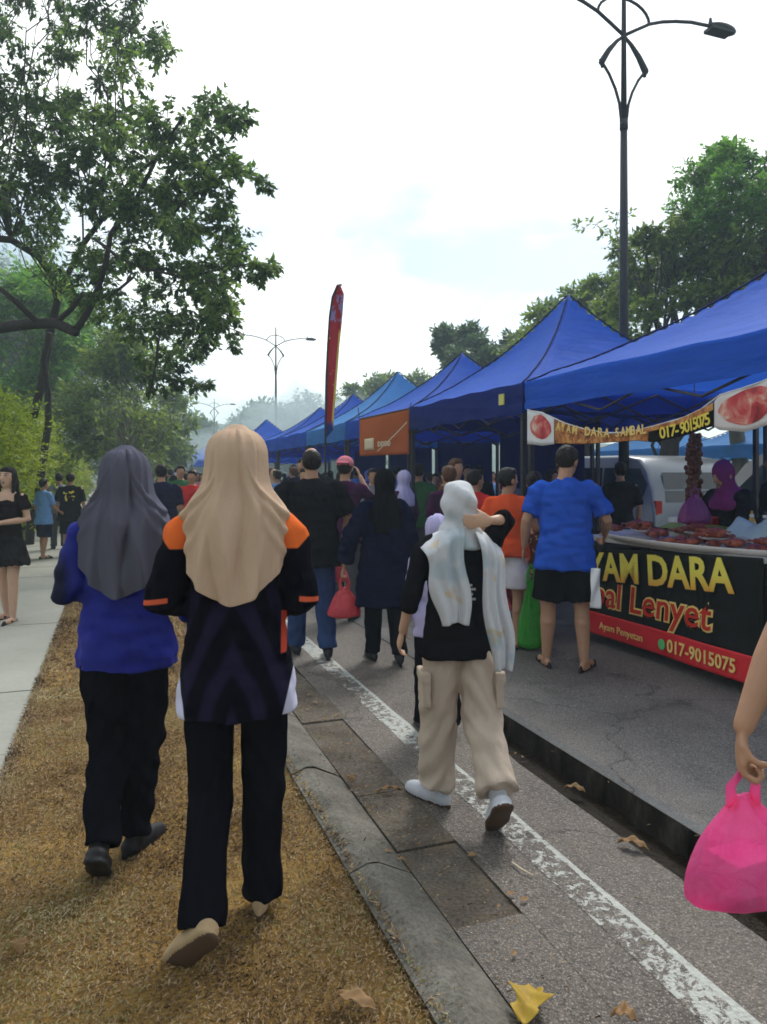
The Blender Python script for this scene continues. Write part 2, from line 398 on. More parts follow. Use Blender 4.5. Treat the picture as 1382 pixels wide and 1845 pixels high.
def sheet_from_fn(name, fn, nu, nv, mat, parent, closed_u=False, thick=.004, skip=None, smooth=True):
    vs = []; fs = []
    for j in range(nv+1):
        for i in range(nu if closed_u else nu+1): vs.append(fn(i/nu, j/nv))
    W = nu if closed_u else nu+1
    for j in range(nv):
        for i in range(nu):
            k = (i+1) % nu if closed_u else i+1
            if skip and skip((i+.5)/nu, (j+.5)/nv): continue
            fs.append((j*W+i, j*W+k, (j+1)*W+k, (j+1)*W+i))
    g = G(); g.add(vs, fs); me = g.mesh(name, [mat], smooth); o = link(name, me, parent)
    if thick:
        m = o.modifiers.new('t', 'SOLIDIFY'); m.thickness = thick; m.offset = 0
    return o
def interp(tab, x):
    xs = [a[0] for a in tab]; return [float(np.interp(x, xs, [a[i] for a in tab])) for i in range(1, len(tab[0]))]
def hijab_loft(body, mat, prof, ztop, hem_back, hem_side, hem_front, folds, yaw=0, swag=1.0, face=(0,0), dz=0):
    """prof: list (z, halfwidth, back depth, front depth) rising z; folds: (theta deg, width deg, amp)"""
    prof = sorted(prof)
    ang = R(yaw)
    def fn(u, v):
        th = (u-.5)*2*math.pi           # 0 = back centre
        c = math.cos(th); a = 1-c
        hz = hem_back+(hem_side-hem_back)*min(1,a)**.9 if a <= 1 else hem_side+(hem_front-hem_side)*(a-1)
        z = ztop-(ztop-hz)*(v**1.12 if v > .0 else 0)
        w, yb, yf = [sum(q)/7 for q in zip(*[interp(prof, min(ztop, z+e)) for e in (-.024,-.016,-.008,0,.008,.016,.024)])]
        if v == 0: w = yb = yf = 0
        t = max(0., min(1., (ztop-z)/.5)); amp = 0
        for f0, fw, fa in folds:
            d = (math.degrees(th)-f0-8*math.sin(z*9+f0))/fw
            amp += fa*1.9*math.exp(-abs(d)**1.4)
        amp *= (.45+.65*t) if z < ztop-.02 else 0
        amp += .004*t*noise.noise(Vector((th*4, z*3, 3)))-.0045*t*abs(math.sin(th*8.5+2.2*math.sin(z*7)+3*noise.noise(Vector((th*1.5,z*1.5,7)))))**.6
        # swags over the shoulders
        if swag:
            for sgn in (-1, 1):
                for q, am in ((0,.020), (.045,.015), (.10,.010)):
                    cx = sgn*1.15; zc = 1.33-q*1.2+.12*((th-cx)**2)*1.6-(th*sgn-1.1)*.08
                    if abs(th-cx) < .75: amp += swag*am*math.exp(-((z-zc)/.016)**2)*math.cos((th-cx)/.75*math.pi/2)
        x = math.sin(th)*(w+amp)*.925; y = -(yb+amp)*c if c > 0 else -(yf+amp)*c
        co, si = math.cos(ang*min(1,max(0,(z-1.3)/.1))), math.sin(ang*min(1,max(0,(z-1.3)/.1)))
        return Vector((x*co-y*si, x*si+y*co, z+dz))
    z0, z1 = face
    def sk(u, v):
        th = abs((u-.5)*2); 
        if th < .80: return False
        p = fn(u, v); return z0 < p.z < z1
    g = G(); pts = [fn(i/120,1)+Vector((0,0,.002)) for i in range(121)]; g.tube(pts, .0028, 5)
    o = sheet_from_fn('headscarf', fn, 200, 120, mat, body, True, .004, sk if z1 else None); g.build('hem', mat, o, True); return o
def bag(label, top, w, h, d, mat, yaw=0, handle=.12, seed=1, name='plastic_bag', group=None, full=.75):
    """plastic carrier bag hanging from point top (the hand)"""
    top = Vector(top); rnd = random.Random(seed); sd = rnd.random()*50
    o = bpy.data.objects.new(name, None)
    g = G(); seg = 44; rings = []
    zs = [0,.06,.14,.24,.36,.5,.65,.78,.88,.95,.99]
    for q in zs:
        wx = w/2*float(np.interp(q, [0,.12,.3,.6,.85,.97,1], [.13,.32,.58,.86,1,.93,.40])); wy = d/2*float(np.interp(q, [0,.12,.3,.6,.85,.97,1], [.12,.22,.5,.85,1,.9,.4]))
        ring = []
        for k in range(seg):
            a = 2*math.pi*k/seg; n = noise.noise(Vector((math.cos(a)*2.2, math.sin(a)*2.2, q*2+sd)))*.10+noise.noise(Vector((math.cos(a)*6, math.sin(a)*6, q*2.2+sd)))*.16*(1.35-q)+noise.noise(Vector((math.cos(a)*11, math.sin(a)*11, q*5+sd)))*.05
            pl = .16*math.sin(a*9+sd+2*math.sin(a*2))*(max(0,.75-q)/.75)
            n += pl
            ring.append(Vector((math.cos(a)*wx*(1+n), math.sin(a)*wy*(1+n), -handle-q*(h-handle)+.012*noise.noise(Vector((a,q*5,sd))))))
        rings.append(ring)
    g.rings(rings, 0)
    body = link(name, g.mesh(name, [mat], True), None, top, yaw); tag(body, label, 'bag', group)
    m = body.modifiers.new('s', 'SUBSURF'); m.levels = 1; m.render_levels = 1
    for sx in (-1,1):
        g = G(); x0 = w*.10
        g.tube([(sx*x0, 0, -handle-.02), (sx*x0*1.3, .004*sx, -handle*.5), (sx*.014, 0, -.006), (0,0,.014)], [.018,.013,.010,.008], 10, round_=(True,True), ell=(1,.45))
        g.build('handle', mat, body, True)
    bpy.data.objects.remove(o); return body
def grip(body, S, J, nm, pose_hand, pose_palm):
    d = Vector(pose_hand).normalized() if pose_hand else (J['wr'+nm]-J['el'+nm]).normalized(); n = Vector(pose_palm); n = (n-d*n.dot(d)).normalized()
    return body.location+Matrix.Rotation(body.rotation_euler.z, 3, 'Z') @ S(J['wr'+nm]+d*.102+n*.026)
def bagmat(name, c, c2=None, tr=.45, see=0):
    m = Mt(name, .28, .5); n = m.noise(9, 4, .6, dist=1.0); m.col(m.mix(n, c, c2 or mul(c,1.5))); m.bump(m.noise(26, 3, .6, dist=.8), .9, .02); m.transl(tr)
    if see:
        t = m.nt.nodes.new('ShaderNodeBsdfTransparent'); t.inputs[0].default_value = (*[min(1,x*1.2+.1) for x in c],1); x = m.nt.nodes.new('ShaderNodeMixShader'); x.inputs[0].default_value = see; src = m.out.inputs[0].links[0].from_socket
        m.nt.links.new(src, x.inputs[1]); m.nt.links.new(t.outputs[0], x.inputs[2]); m.nt.links.new(x.outputs[0], m.out.inputs[0])
    return m.m
# ---------------------------------------------------------------- world, camera, light
w = bpy.data.worlds.new('World'); SC.world = w; w.use_nodes = True; nt = w.node_tree
for n in list(nt.nodes): nt.nodes.remove(n)
SUN_EL, SUN_AZ = R(48), R(22)         # azimuth from +Y towards +X
sky = nt.nodes.new('ShaderNodeTexSky'); sky.sky_type = 'NISHITA'; sky.sun_disc = False; sky.sun_elevation = SUN_EL; sky.sun_rotation = SUN_AZ
b1 = nt.nodes.new('ShaderNodeBackground'); b1.inputs[1].default_value = .11; nt.links.new(sky.outputs[0], b1.inputs[0])
tc = nt.nodes.new('ShaderNodeTexCoord'); mp = nt.nodes.new('ShaderNodeMapping'); mp.inputs['Scale'].default_value = (1,1,2.1); mp.inputs['Location'].default_value = (.7,.2,.35)
nt.links.new(tc.outputs['Generated'], mp.inputs[0])
nz = nt.nodes.new('ShaderNodeTexNoise'); nz.inputs['Scale'].default_value = 2.6; nz.inputs['Detail'].default_value = 5; nz.inputs['Roughness'].default_value = .5; nt.links.new(mp.outputs[0], nz.inputs[0])
cr = nt.nodes.new('ShaderNodeValToRGB'); cr.color_ramp.elements[0].position = .38; cr.color_ramp.elements[0].color = (.12,.12,.12,1)
cr.color_ramp.elements[1].position = .56; cr.color_ramp.elements[1].color = (1,1,1,1); nt.links.new(nz.outputs[0], cr.inputs[0])
b2 = nt.nodes.new('ShaderNodeBackground'); b2.inputs[0].default_value = (.97,1.0,.98,1)
sx = nt.nodes.new('ShaderNodeSeparateXYZ'); nt.links.new(tc.outputs['Generated'], sx.inputs[0]); mr = nt.nodes.new('ShaderNodeMapRange'); mr.inputs['From Min'].default_value = -.6; mr.inputs['From Max'].default_value = .7; mr.inputs['To Min'].default_value = .55; mr.inputs['To Max'].default_value = 1.28; nt.links.new(sx.outputs[1], mr.inputs['Value']); nt.links.new(mr.outputs[0], b2.inputs[1])
mx = nt.nodes.new('ShaderNodeMixShader'); nt.links.new(cr.outputs[0], mx.inputs[0]); nt.links.new(b1.outputs[0], mx.inputs[1]); nt.links.new(b2.outputs[0], mx.inputs[2])
wo = nt.nodes.new('ShaderNodeOutputWorld'); nt.links.new(mx.outputs[0], wo.inputs[0])
sl = bpy.data.lights.new('sun', 'SUN'); sl.energy = 2.0; sl.angle = R(18); sl.color = (1,.96,.9)
so = link('sun', sl); so.rotation_euler = Vector((math.sin(SUN_AZ)*math.cos(SUN_EL), math.cos(SUN_AZ)*math.cos(SUN_EL), math.sin(SUN_EL))).to_track_quat('Z','Y').to_euler()
cam = bpy.data.cameras.new('camera'); co = link('camera', cam, None, (0,0,CH)); co.rotation_euler = (R(90),0,0)
cam.sensor_fit = 'VERTICAL'; cam.sensor_height = 36; cam.lens = 36*F/1845; cam.shift_y = -(922.5-HZ)/1845; cam.clip_end = 3000; cam.clip_start = .05
SC.camera = co
SC.view_settings.view_transform = 'Standard'; SC.view_settings.look = 'None'; SC.view_settings.exposure = .56; SC.view_settings.gamma = 1
cy = SC.cycles; cy.use_denoising = True; cy.max_bounces = 6; cy.diffuse_bounces = 3; cy.glossy_bounces = 2; cy.transmission_bounces = 4; cy.transparent_max_bounces = 8; cy.volume_bounces = 1
cy.use_adaptive_sampling = True; cy.adaptive_threshold = .03; cy.filter_width = 1.7; cy.caustics_reflective = False; cy.caustics_refractive = False

# ---------------------------------------------------------------- ground
def strip(name, t0, t1, s0, s1, z, mat, ns=1, ntt=1, zf=None, kind='structure'):
    g = G(); vs = []; fs = []
    for j in range(ns+1):
        for i in range(ntt+1):
            s_, t_ = s0+(s1-s0)*j/ns, t0+(t1-t0)*i/ntt
            p = ST(s_, t_, z); 
            if zf: p.z = zf(s_, t_)
            vs.append(p)
    W = ntt+1
    for j in range(ns):
        for i in range(ntt): fs.append((j*W+i, j*W+i+1, (j+1)*W+i+1, (j+1)*W+i))
    g.add(vs, fs); o = g.build(name, mat, None, True); tag(o, kind=kind); return o
def soil(name, a, b, c, sc=3, bs=.5):
    m = Mt(name, .95, .1); n = m.noise(sc, 6, .65); n2 = m.noise(sc*30, 4, .7)
    m.col(m.ramp(n*.5+n2*.5, [(.3, a), (.5, b), (.7, c)])); m.bump(n2, bs, .02); return m.m
M_verge = soil('verge_soil', (.05,.06,.02), (.1,.1,.03), (.16,.14,.05), .5)
M_lawn = soil('dry_lawn', (.09,.05,.02), (.28,.17,.05), (.44,.30,.10), 2.2, .9)
def asphalt(name, a, b, wet=.55, grit=170, raw=False):
    m = Mt(name, .6, .4); v = m.vor(grit, out='Color'); n = m.noise(1.1, 5, .6); n2 = m.noise(42, 4, .8); n3 = m.noise(.35, 3, .5)
    sp = m.vor(grit)
    f = n*.45+n2*.55+(n3-.5)*.45
    base = m.mix((f-.32)*2.8, mul(a,.25), mul(a,1.9)); st = m.noise(150, 2, .8)
    stn = m.noise(1.7, 4, .65, dist=.5); crk = m.nt.nodes.new('ShaderNodeTexVoronoi'); crk.feature = 'DISTANCE_TO_EDGE'; crk.inputs['Scale'].default_value = .55
    wn = m.nt.nodes.new('ShaderNodeTexNoise'); wn.inputs['Scale'].default_value = 3; wn.inputs['Detail'].default_value = 5; m.nt.links.new(m.coord(), wn.inputs['Vector']); va = m.nt.nodes.new('ShaderNodeVectorMath'); va.operation = 'MULTIPLY_ADD'; va.inputs[1].default_value = (.5,.5,.5); m.nt.links.new(wn.outputs['Color'], va.inputs[0]); m.nt.links.new(m.coord(), va.inputs[2]); m.nt.links.new(va.outputs[0], crk.inputs['Vector'])
    base = m.mix(stn.gt(.60,.12)*.55, base, mul(a,.3)); base = m.mix(E(m.nt, crk.outputs[0]).lt(.004,.006)*.8, base, (.015,.013,.012))
    m.col(m.mix(st.gt(.60,.10)*.85, base, b)); m.rgh((n3*.7+n*.5)*.9+.02); m.bump(sp*.6+n2*.6, .9, .012); return m if raw else m.m
M_road = asphalt('asphalt', (.125,.113,.103), (.48,.45,.41), grit=110); M_edge = asphalt('rough_asphalt', (.085,.072,.06), (.38,.33,.28), grit=75)
M_lip = asphalt('light_asphalt_edge', (.13,.13,.125), (.28,.28,.27), grit=200)
m = Mt('concrete_path', .85, .2); n = m.noise(1.6, 5, .6); n2 = m.noise(22, 5, .7)
m.col(m.mix(n*.6+n2*.4, (.17,.172,.145), (.42,.42,.37))); m.bump(n2, .4, .006); M_path = m.m
m = Mt('kerb_concrete', .85, .2); n = m.noise(4, 6, .7); n2 = m.noise(70, 4, .7)
m.col(m.ramp(n*.55+n2*.45, [(.33, (.045,.042,.034)), (.5, (.14,.13,.11)), (.66, (.25,.235,.2))])); m.bump(n2+n*.4, .6, .01); M_kerb = m.m
m = Mt('gutter_concrete', .9, .15); n = m.noise(3, 6, .7); n2 = m.noise(75, 4, .75); n3 = m.noise(9, 4, .6)
m.col(m.mix(n3.gt(.58,.14)*.35, m.ramp(n*.45+n2*.55, [(.36, (.04,.033,.026)), (.5, (.11,.093,.075)), (.62, (.19,.165,.135))]), (.14,.10,.055))); m.bump(n2+n3, .7, .012); M_gut = m.m
m = Mt('drain_wall', .8, .08); n = m.noise(5, 5, .7, stretch=(1,1,.5)); m.col(m.ramp(n, [(.35, (.010,.008,.006)), (.55, (.036,.030,.025)), (.72, (.09,.08,.07))])); m.bump(n, .7, .02); M_drain = m.m
m = Mt('wet_mud', .35, .08); n = m.noise(14, 5, .7); m.col(m.mix(n, (.006,.0045,.003), (.03,.02,.012))); m.bump(n, .9, .02); M_mud = m.m
strip('ground', -700, 700, -200, 1200, -.22, M_verge)
strip('verge', -60, -1.95, -15, 160, -.01, M_verge, 40, 12, lambda s,t: -.01+.05*noise.noise(Vector((s*.4,t*.4,0))) if t < -2.2 else -.01)
g = G()                                     # concrete path in bays
sj = -3.0
while sj < 70:
    z = .006+random.uniform(-.003,.003); L = 1.22; g.box(ST(sj+L/2, -1.225, z-.06), (1.45, L-.012, .12), ROADROT); sj += L
tag(g.build('path', M_path), kind='structure')
tag(strip('lawn_soil', -.5, .84, -3, 110, .0, M_lawn, 220, 8, lambda s,t: .012+.022*noise.noise(Vector((s*1.7,t*1.7,2)))), kind='structure')
g = G(); sj = -2.1
while sj < 40:                              # kerb and dished gutter as cast pieces with open joints
    L = .93; z = random.uniform(-.006,.006); a, b = sj+.006, sj+L-.006
    for (t0,z0),(t1,z1) in (((.79,.03),(.86,.055)), ((.86,.055),(.90,.052)), ((.90,.052),(1.03,-.012))):
        g.add([ST(a,t0,z0+z), ST(a,t1,z1+z), ST(b,t1,z1+z), ST(b,t0,z0+z)], [(0,1,2,3)])
    for q in (a,b): g.add([ST(q,.79,.03+z), ST(q,.86,.055+z), ST(q,1.03,-.012+z), ST(q,1.03,-.1), ST(q,.79,-.1)], [(0,1,2,3,4)])
    sj += L
tag(g.build('kerb', M_kerb), kind='structure')
g = G(); sj = 2.18; jj = 0
while sj < 40:
    L = .525; z = random.uniform(-.006,.006); te = 1.30+random.uniform(-.02,.02)
    g.box(ST(sj+L/2, (1.036+te)/2, -.062+z), (te-1.036, L-.008, .11), ROADROT+random.uniform(-.012,.012)); sj += L
tag(g.build('gutter', M_gut), kind='structure')
strip('gutter_infill', 1.03, 1.30, -3, 2.18, -.0055, M_edge, 20, 3)
strip('drain_joint', .7, 1.34, -3, 40, -.035, M_mud)
strip('road_edge', 1.285, 1.93, -4, 40, -.004, M_edge, 1, 1)
# worn line
m = asphalt('worn_paint', (.085,.072,.06), (.38,.33,.28), grit=75, raw=True); asp = m.c; n = m.noise(24, 6, .78, stretch=(1,1,1), dist=.5); n2 = m.noise(1.1, 3); x_, y_, z_ = m.xyz('UV')
st_ = m.noise(300, 2, .8); g2 = m.noise(60, 4, .75)
pa = m.mix(m.noise(40,4), (.28,.29,.27), (.56,.58,.54))
edge = (x_-.84).gt(0,.05)*.13+(n2-.5)*.5
m.col(m.mix((n+edge).gt(.50,.03), asp, pa)); M_line = m.m
g = G(); vs = []; fs = []; N = 300
for i in range(N+1):
    s_ = -1+41*i/N
    for t_ in (1.485, 1.625): vs.append(ST(s_, t_+.006*noise.noise(Vector((s_*6,t_*9,0))), -.0025))
for i in range(N): fs.append((2*i, 2*i+1, 2*i+3, 2*i+2))
g.add(vs, fs); o = g.build('road_marking', M_line); tag(o, kind='structure')
uv = o.data.uv_layers.new(name='UVMap')
for p in o.data.polygons:
    for li, vi in zip(p.loop_indices, p.vertices): uv.data[li].uv = (vi % 2, (vi//2)*.3)
# open drain, tapering out at its far end
def dedge(s): return 1.925+.02*noise.noise(Vector((s*2.5,0,1)))+(.31*max(0,(s-3.2)/1.1)**2 if s > 3.2 else 0)
g = G(); ss = [-4+8.3*i/110 for i in range(111)]; L0 = [(s, min(dedge(s), 2.225)) for s in ss]
gA, gB, gC = G(), G(), G()
for (a, ta), (b, tb_) in zip(L0, L0[1:]):
    gA.add([ST(a,ta,-.004), ST(b,tb_,-.004), ST(b,tb_+.01,-.15), ST(a,ta+.01,-.15)], [(0,1,2,3)])
    gA.add([ST(a,2.235,.0), ST(b,2.235,.0), ST(b,2.225,-.15), ST(a,2.225,-.15)], [(3,2,1,0)])
    gB.add([ST(a,ta,-.13), ST(b,tb_,-.13), ST(b,2.235,-.13), ST(a,2.235,-.13)], [(0,3,2,1)])
    if ta > 1.93: gC.add([ST(a,1.93,-.006), ST(a,ta,-.004), ST(b,tb_,-.004), ST(b,1.93,-.006)], [(0,1,2,3)])
for q in (-4+8.3*i/9 for i in range(10)): gA.box(ST(q, 2.222, -.075), (.006,.02,.15), ROADROT)
tag(gA.build('drain_side', M_drain), kind='structure'); tag(gB.build('drain_bed', M_mud), kind='structure')
tag(gC.build('road_shoulder', M_edge), kind='structure')
strip('road_infill', 1.93, 2.235, 4.299, 40, -.005, M_edge, 60, 3, lambda s,t: -.005)
strip('road_lip', 2.235, 2.30, -4, 40, .002, M_lip)
strip('road', 2.30, 10.5, -4, 40, 0, M_road, 60, 20, lambda s,t: .008*noise.noise(Vector((s*.8,t*.8,5))) if t > 2.5 else 0)
strip('far_road', .84, 10.5, 40, 160, 0, M_road)
strip('far_verge', 10.5, 80, -15, 160, -.01, M_verge)
# dry grass: blades and clippings
def blades(n, s0, s1, t0, t1, L, W, flat, z0=.012):
    s = s0+(s1-s0)*rng.random(n)**1.0; t = t0+(t1-t0)*rng.random(n)
    X = s*UX+t*UY; Yy = s*UY-t*UX
    a = rng.random(n)*2*math.pi; el = np.abs(rng.normal(0, flat, n)); l = L*(.5+rng.random(n))
    d = np.stack([np.cos(a)*np.cos(el), np.sin(a)*np.cos(el), np.sin(el)], 1)*l[:,None]
    sd = np.stack([-np.sin(a), np.cos(a), rng.normal(0,.5,n)], 1)*(W*(.6+rng.random(n)*.8))[:,None]
    b = np.stack([X, Yy, z0+rng.random(n)*.012], 1)
    return np.stack([b-sd*.5, b+sd*.5, b+d*.6+sd*.45+[0,0,.003], b+d], 1)
V = np.concatenate([blades(100000, 1.2, 5.2, -.5, .86, .015, .0034, .45), blades(45000, 5.2, 14, -.5, .86, .032, .008, .5), blades(15000, .3, 14, -.53, -.47, .022, .005, .5), blades(14000, .8, 12, .80, .90, .022, .005, .45, .03), blades(1800, 1, 9, .88, 1.25, .016, .003, .15, .002), blades(160, 1, 7, 1.3, 2.2, .014, .003, .15, .006)])
m = Mt('dry_grass', .8, .2); r = m.island(); n = m.noise(1.5, 4, .6)
m.col(m.ramp(r*.60+(n-.5)*2.3+.18, [(.02, (.05,.03,.012)), (.24, (.13,.08,.04)), (.45, (.29,.19,.10)), (.68, (.46,.34,.19)), (.84,(.17,.18,.05)), (1.0, (.55,.45,.27))])); m.transl(.15)
o = link('dry_grass', quads_mesh('dry_grass', V, m.m)); tag(o, 'short dry straw coloured grass and clippings beside the path', 'grass', kind='stuff')

# ---------------------------------------------------------------- foliage
def leaves(clumps, leaf=.1, aspect=.42, per=60, droop=.3, twl=.5):
    out = []; tw = []
    for (c, r, n) in clumps:
        c = np.array(c); r = np.array(r if hasattr(r,'__len__') else (r,r,r)); nt_ = max(2, int(n/9)); 
        u = rng.normal(0,1,(nt_,3)); u /= np.linalg.norm(u,axis=1)[:,None]; st = c+u*r*(rng.random(nt_)**.45)[:,None]*.9
        d = u*.8+rng.normal(0,.55,(nt_,3)); d[:,2] -= droop*.5; d /= np.linalg.norm(d,axis=1)[:,None]
        L = twl*(.5+rng.random(nt_))*np.mean(r)
        tw.append((st, d, L)); k = 9
        for j in range(k):
            p = st+d*(L*(j+.5)/k)[:,None]; sgn = 1 if j%2 else -1
            sd = np.cross(d, rng.normal(0,1,(nt_,3))*.5+[0,0,1]); sd /= np.linalg.norm(sd,axis=1)[:,None]+1e-6
            ld = d*.55+sd*sgn*.8+rng.normal(0,.28,(nt_,3)); ld[:,2] -= droop; ld /= np.linalg.norm(ld,axis=1)[:,None]
            up = rng.normal(0,.45,(nt_,3))+[0,0,1]; wv = np.cross(ld, up); wv /= np.linalg.norm(wv,axis=1)[:,None]+1e-6
            l = (leaf*(.65+.7*rng.random(nt_)))[:,None]; ww = l*aspect*.5
            nn = np.cross(wv, ld)
            out.append(np.stack([p, p+ld*l*.5+wv*ww-nn*l*.06, p+ld*l, p+ld*l*.5-wv*ww-nn*l*.06], 1))
    return np.concatenate(out), tw
def twigs(g, tw, r=.006, every=2):
    for st, d, L in tw:
        for i in range(0, len(st), every):
            a = Vector(st[i]); b = a+Vector(d[i])*float(L[i]); g.tube([a-Vector(d[i])*float(L[i])*.4, a, b], [r, r, r*.5], 4)
def curve_pts(a, b, n=7, sag=.0, wob=.12):
    a, b = Vector(a), Vector(b); L = (b-a).length; s = random.random()*50; out = []
    for i in range(n+1):
        q = i/n; p = a.lerp(b, q)
        if 0 < i < n: p += Vector((noise.noise(Vector((s,q*3,0))), noise.noise(Vector((s,q*3,9))), noise.noise(Vector((s,q*3,19)))))*L*wob
        p.z += sag*L*math.sin(q*math.pi); out.append(p)
    return out
def bark(name, c):
    m = Mt(name, .9, .15); n = m.noise(6, 5, .7, stretch=(1,1,.3)); m.col(m.mix(n, mul(c,.45), mul(c,1.6))); m.bump(n, .8, .03); return m.m
M_barkd = bark('bark_dark', (.04,.032,.03)); M_barkg = bark('bark_grey', (.16,.15,.12))
def tree(label, base, fork, clumps, r0, lm, bm, leaf=.1, group=None, name='tree', droop=.3, twl=.5, limbs=None, maxl=30, aspect=.42, twr=.006, limbr=.28):
    base, fork = Vector(base), Vector(fork); root = bpy.data.objects.new(name, None); COL.objects.link(root); root.location = base
    tag(root, label, 'tree', group); g = G()
    tp = curve_pts(base-Vector((0,0,.2)), fork, 8, 0, .05); g.tube(tp, [r0*(1.25-.55*i/8) for i in range(9)], 12)
    for i, (c, r, n) in enumerate(clumps[:maxl]):
        q = random.uniform(.45, 1); st = Vector(tp[min(8, int(q*8))])
        if limbs: st = min((Vector(a_).lerp(Vector(b_), f_) for pl_, _, _ in limbs for a_, b_ in zip(pl_, pl_[1:]) for f_ in (0,.5)), key=lambda z_: (z_-Vector(c)).length+(2 if z_.z > c.z else 0))
        pts = curve_pts(st, c, 7, .08, .14)
        rr = r0*limbr*random.uniform(.6,1.1)*(.55 if limbs else 1); g.tube(pts, [rr*(1-.8*j/7)+.006 for j in range(8)], 7)
        for b in range(3):
            e = Vector(c)+Vector((random.gauss(0,1), random.gauss(0,1), random.gauss(0,.7)))*(np.mean(r)*.6); pp = curve_pts(pts[4+b%3], e, 4, .05, .15)
            g.tube(pp, [rr*.35*(1-.8*j/4)+.004 for j in range(5)], 5)
    if limbs:
        for pts, ra, rb in limbs: g.tube(pts, [ra+(rb-ra)*j/(len(pts)-1) for j in range(len(pts))], 9, round_=(False,True))
    V, tw = leaves(clumps, leaf, aspect, droop=droop, twl=twl)
    twigs(g, tw, twr, 4 if len(V) > 20000 else 2)
    t = g.build('trunk', bm, root, True); cme = quads_mesh('crown', V, lm); c_ = link('crown', cme, root)
    for o in (t, c_): o.location = -base
    return root
LM1 = leafmat('leaf_dark_green', (.014,.032,.012), (.085,.16,.045), (.32,.45,.08), .6)
LM2 = leafmat('leaf_olive', (.05,.085,.022), (.17,.26,.045), (.36,.46,.08), .5)
LM3 = leafmat('leaf_bright', (.08,.12,.012), (.26,.36,.02), (.55,.60,.05), .5)
LM4 = leafmat('leaf_fresh', (.05,.12,.02), (.14,.33,.04), (.32,.56,.08), .5)
LM5 = leafmat('leaf_far', (.03,.055,.025), (.09,.16,.06), (.19,.28,.09), .4)
def CL(lst, jy=1.0, dens=1.0, flat=.75):
    out = []
    for px, py, r, Y, n in lst:
        rm = r/F*Y; out.append((P(px, py, Y+random.uniform(-jy,jy)), (rm, rm, rm*flat), int(n*dens)))
    return out
# big tree overhanging the path from the left
def fill(poly_rows, step, Y, n, jit=.35, r=None, dens=1):
    """rows: (py, x0, x1, prob)"""
    out = []
    for py, x0, x1, pr in poly_rows:
        x = x0
        while x <= x1:
            if random.random() < pr: out.append((x+random.uniform(-jit,jit)*step, py+random.uniform(-jit,jit)*step, (r or step*.62)*random.uniform(.75,1.25), Y(x,py) if callable(Y) else Y, n))
            x += step
    return out
YL = lambda x, y: 9.5+(500-x)/120+(abs(y-350)/200)
rows = [(-60,-160,250,.8), (-10,-160,255,.75), (40,-160,270,.7), (85,-140,110,.8), (85,120,290,.62), (130,-140,60,.7), (130,185,235,.6), (170,-140,170,.85), (205,-140,420,.95), (245,-140,350,1), (285,-140,350,1), (325,-120,390,1), (365,-120,400,.95), (400,-140,230,.75), (400,240,410,.95),
        (440,80,170,.5), (440,210,420,.85), (480,120,420,.8), (520,160,300,.6), (520,310,420,.95), (560,160,240,.5), (560,290,410,.95), (600,260,390,.95), (640,262,360,.85), (680,290,350,.7)]
L = fill(rows, 40, YL, 270)
for (x,y,r) in ((395,195,20),(425,215,14),(390,275,24),(420,300,20),(450,318,16),(478,332,10),(392,240,16),(440,490,22),(470,478,18),(492,474,10),(415,455,20),(270,70,20),(285,62,16),(420,620,12),(345,690,16),(372,688,9),(395,560,24),(410,590,16)): L.append((x,y,r,YL(x,y),90 if r < 18 else 190))
big = CL(L, 1.1)
bx = onT(50, 855, -2.6); bx = P(52, 855, 15.5); bx.z = 0
limbs = [([P(*q) for q in pl], a, b) for pl, a, b in (
  ([(58,760,15.5),(75,690,15.3),(90,600,15),(104,540,14.5),(95,500,14),(70,462,13.5),(20,432,13),(-60,425,12.6)], .085, .06),
  ([(-160,570,13),(-60,590,12.8),(0,590,12.6),(60,583,12.4),(100,582,12.2),(135,598,12)], .11, .08),
  ([(100,582,12.2),(130,555,12),(150,528,11.9),(176,540,11.8),(210,525,11.7),(240,500,11.5)], .05, .02),
  ([(135,598,12),(160,560,12),(176,520,11.8),(190,480,11.6),(200,420,11.4),(250,350,11.2),(290,270,11),(330,210,10.8)], .06, .02),
  ([(104,530,14.5),(150,440,13),(210,360,12),(240,320,11.5),(275,290,11)], .06, .02),
  ([(170,430,11.8),(190,445,11.5),(215,465,11.2),(250,480,11),(330,500,10.6),(400,485,10.4),(450,475,10.1)], .03, .012),
  ([(300,400,11),(360,330,10.8),(430,315,10.6),(480,330,10.4)], .02, .008),
  ([(286,610,11),(280,660,11),(268,720,11.4)], .022, .01),
  ([(0,520,12),(30,545,12),(65,578,12.3)], .04, .05))]
tree('big dark leafed tree spreading over the path from the left', bx, P(90,600,14.5), big, .075, LM1, M_barkd, leaf=.115, droop=.45, twl=.9, limbs=limbs, maxl=26, aspect=.46, twr=.007)
# hedge bushes beside the path
def bush(label, s, t, h, rx, lm, n, leaf=.09, nm='bush', group=None):
    root = bpy.data.objects.new(nm, None); COL.objects.link(root); b = ST(s,t,0); root.location = b; tag(root, label, 'bush', group)
    cl = []; g = G()
    for i in range(int(14*rx)):
        c = ST(s+random.uniform(-rx,rx)*.8, t+random.uniform(-1,1)*.45, random.uniform(.25,1)*h*.85); cl.append((c, (.5,.5,.45), n//14)); g.tube(curve_pts(b+Vector((random.uniform(-.3,.3),random.uniform(-.3,.3),0)), c, 4), [.03,.026,.02,.014,.008], 5)
    V, tw = leaves(cl, leaf, .4, droop=.05, twl=.8)
    V[:,:,0] -= b.x; V[:,:,1] -= b.y
    t_ = g.build('stem', M_barkg, root, True); t_.location = -b
    link('foliage', quads_mesh('foliage', V, lm), root)
bush('tall yellow green bush at the left edge behind the woman in black', 12.6, -2.2, 3.2, 1.2, LM3, 11000, .10)
bush('yellow green bush over the child in the light blue shirt', 15.0, -2.25, 3.1, 1.3, LM3, 10000, .10)
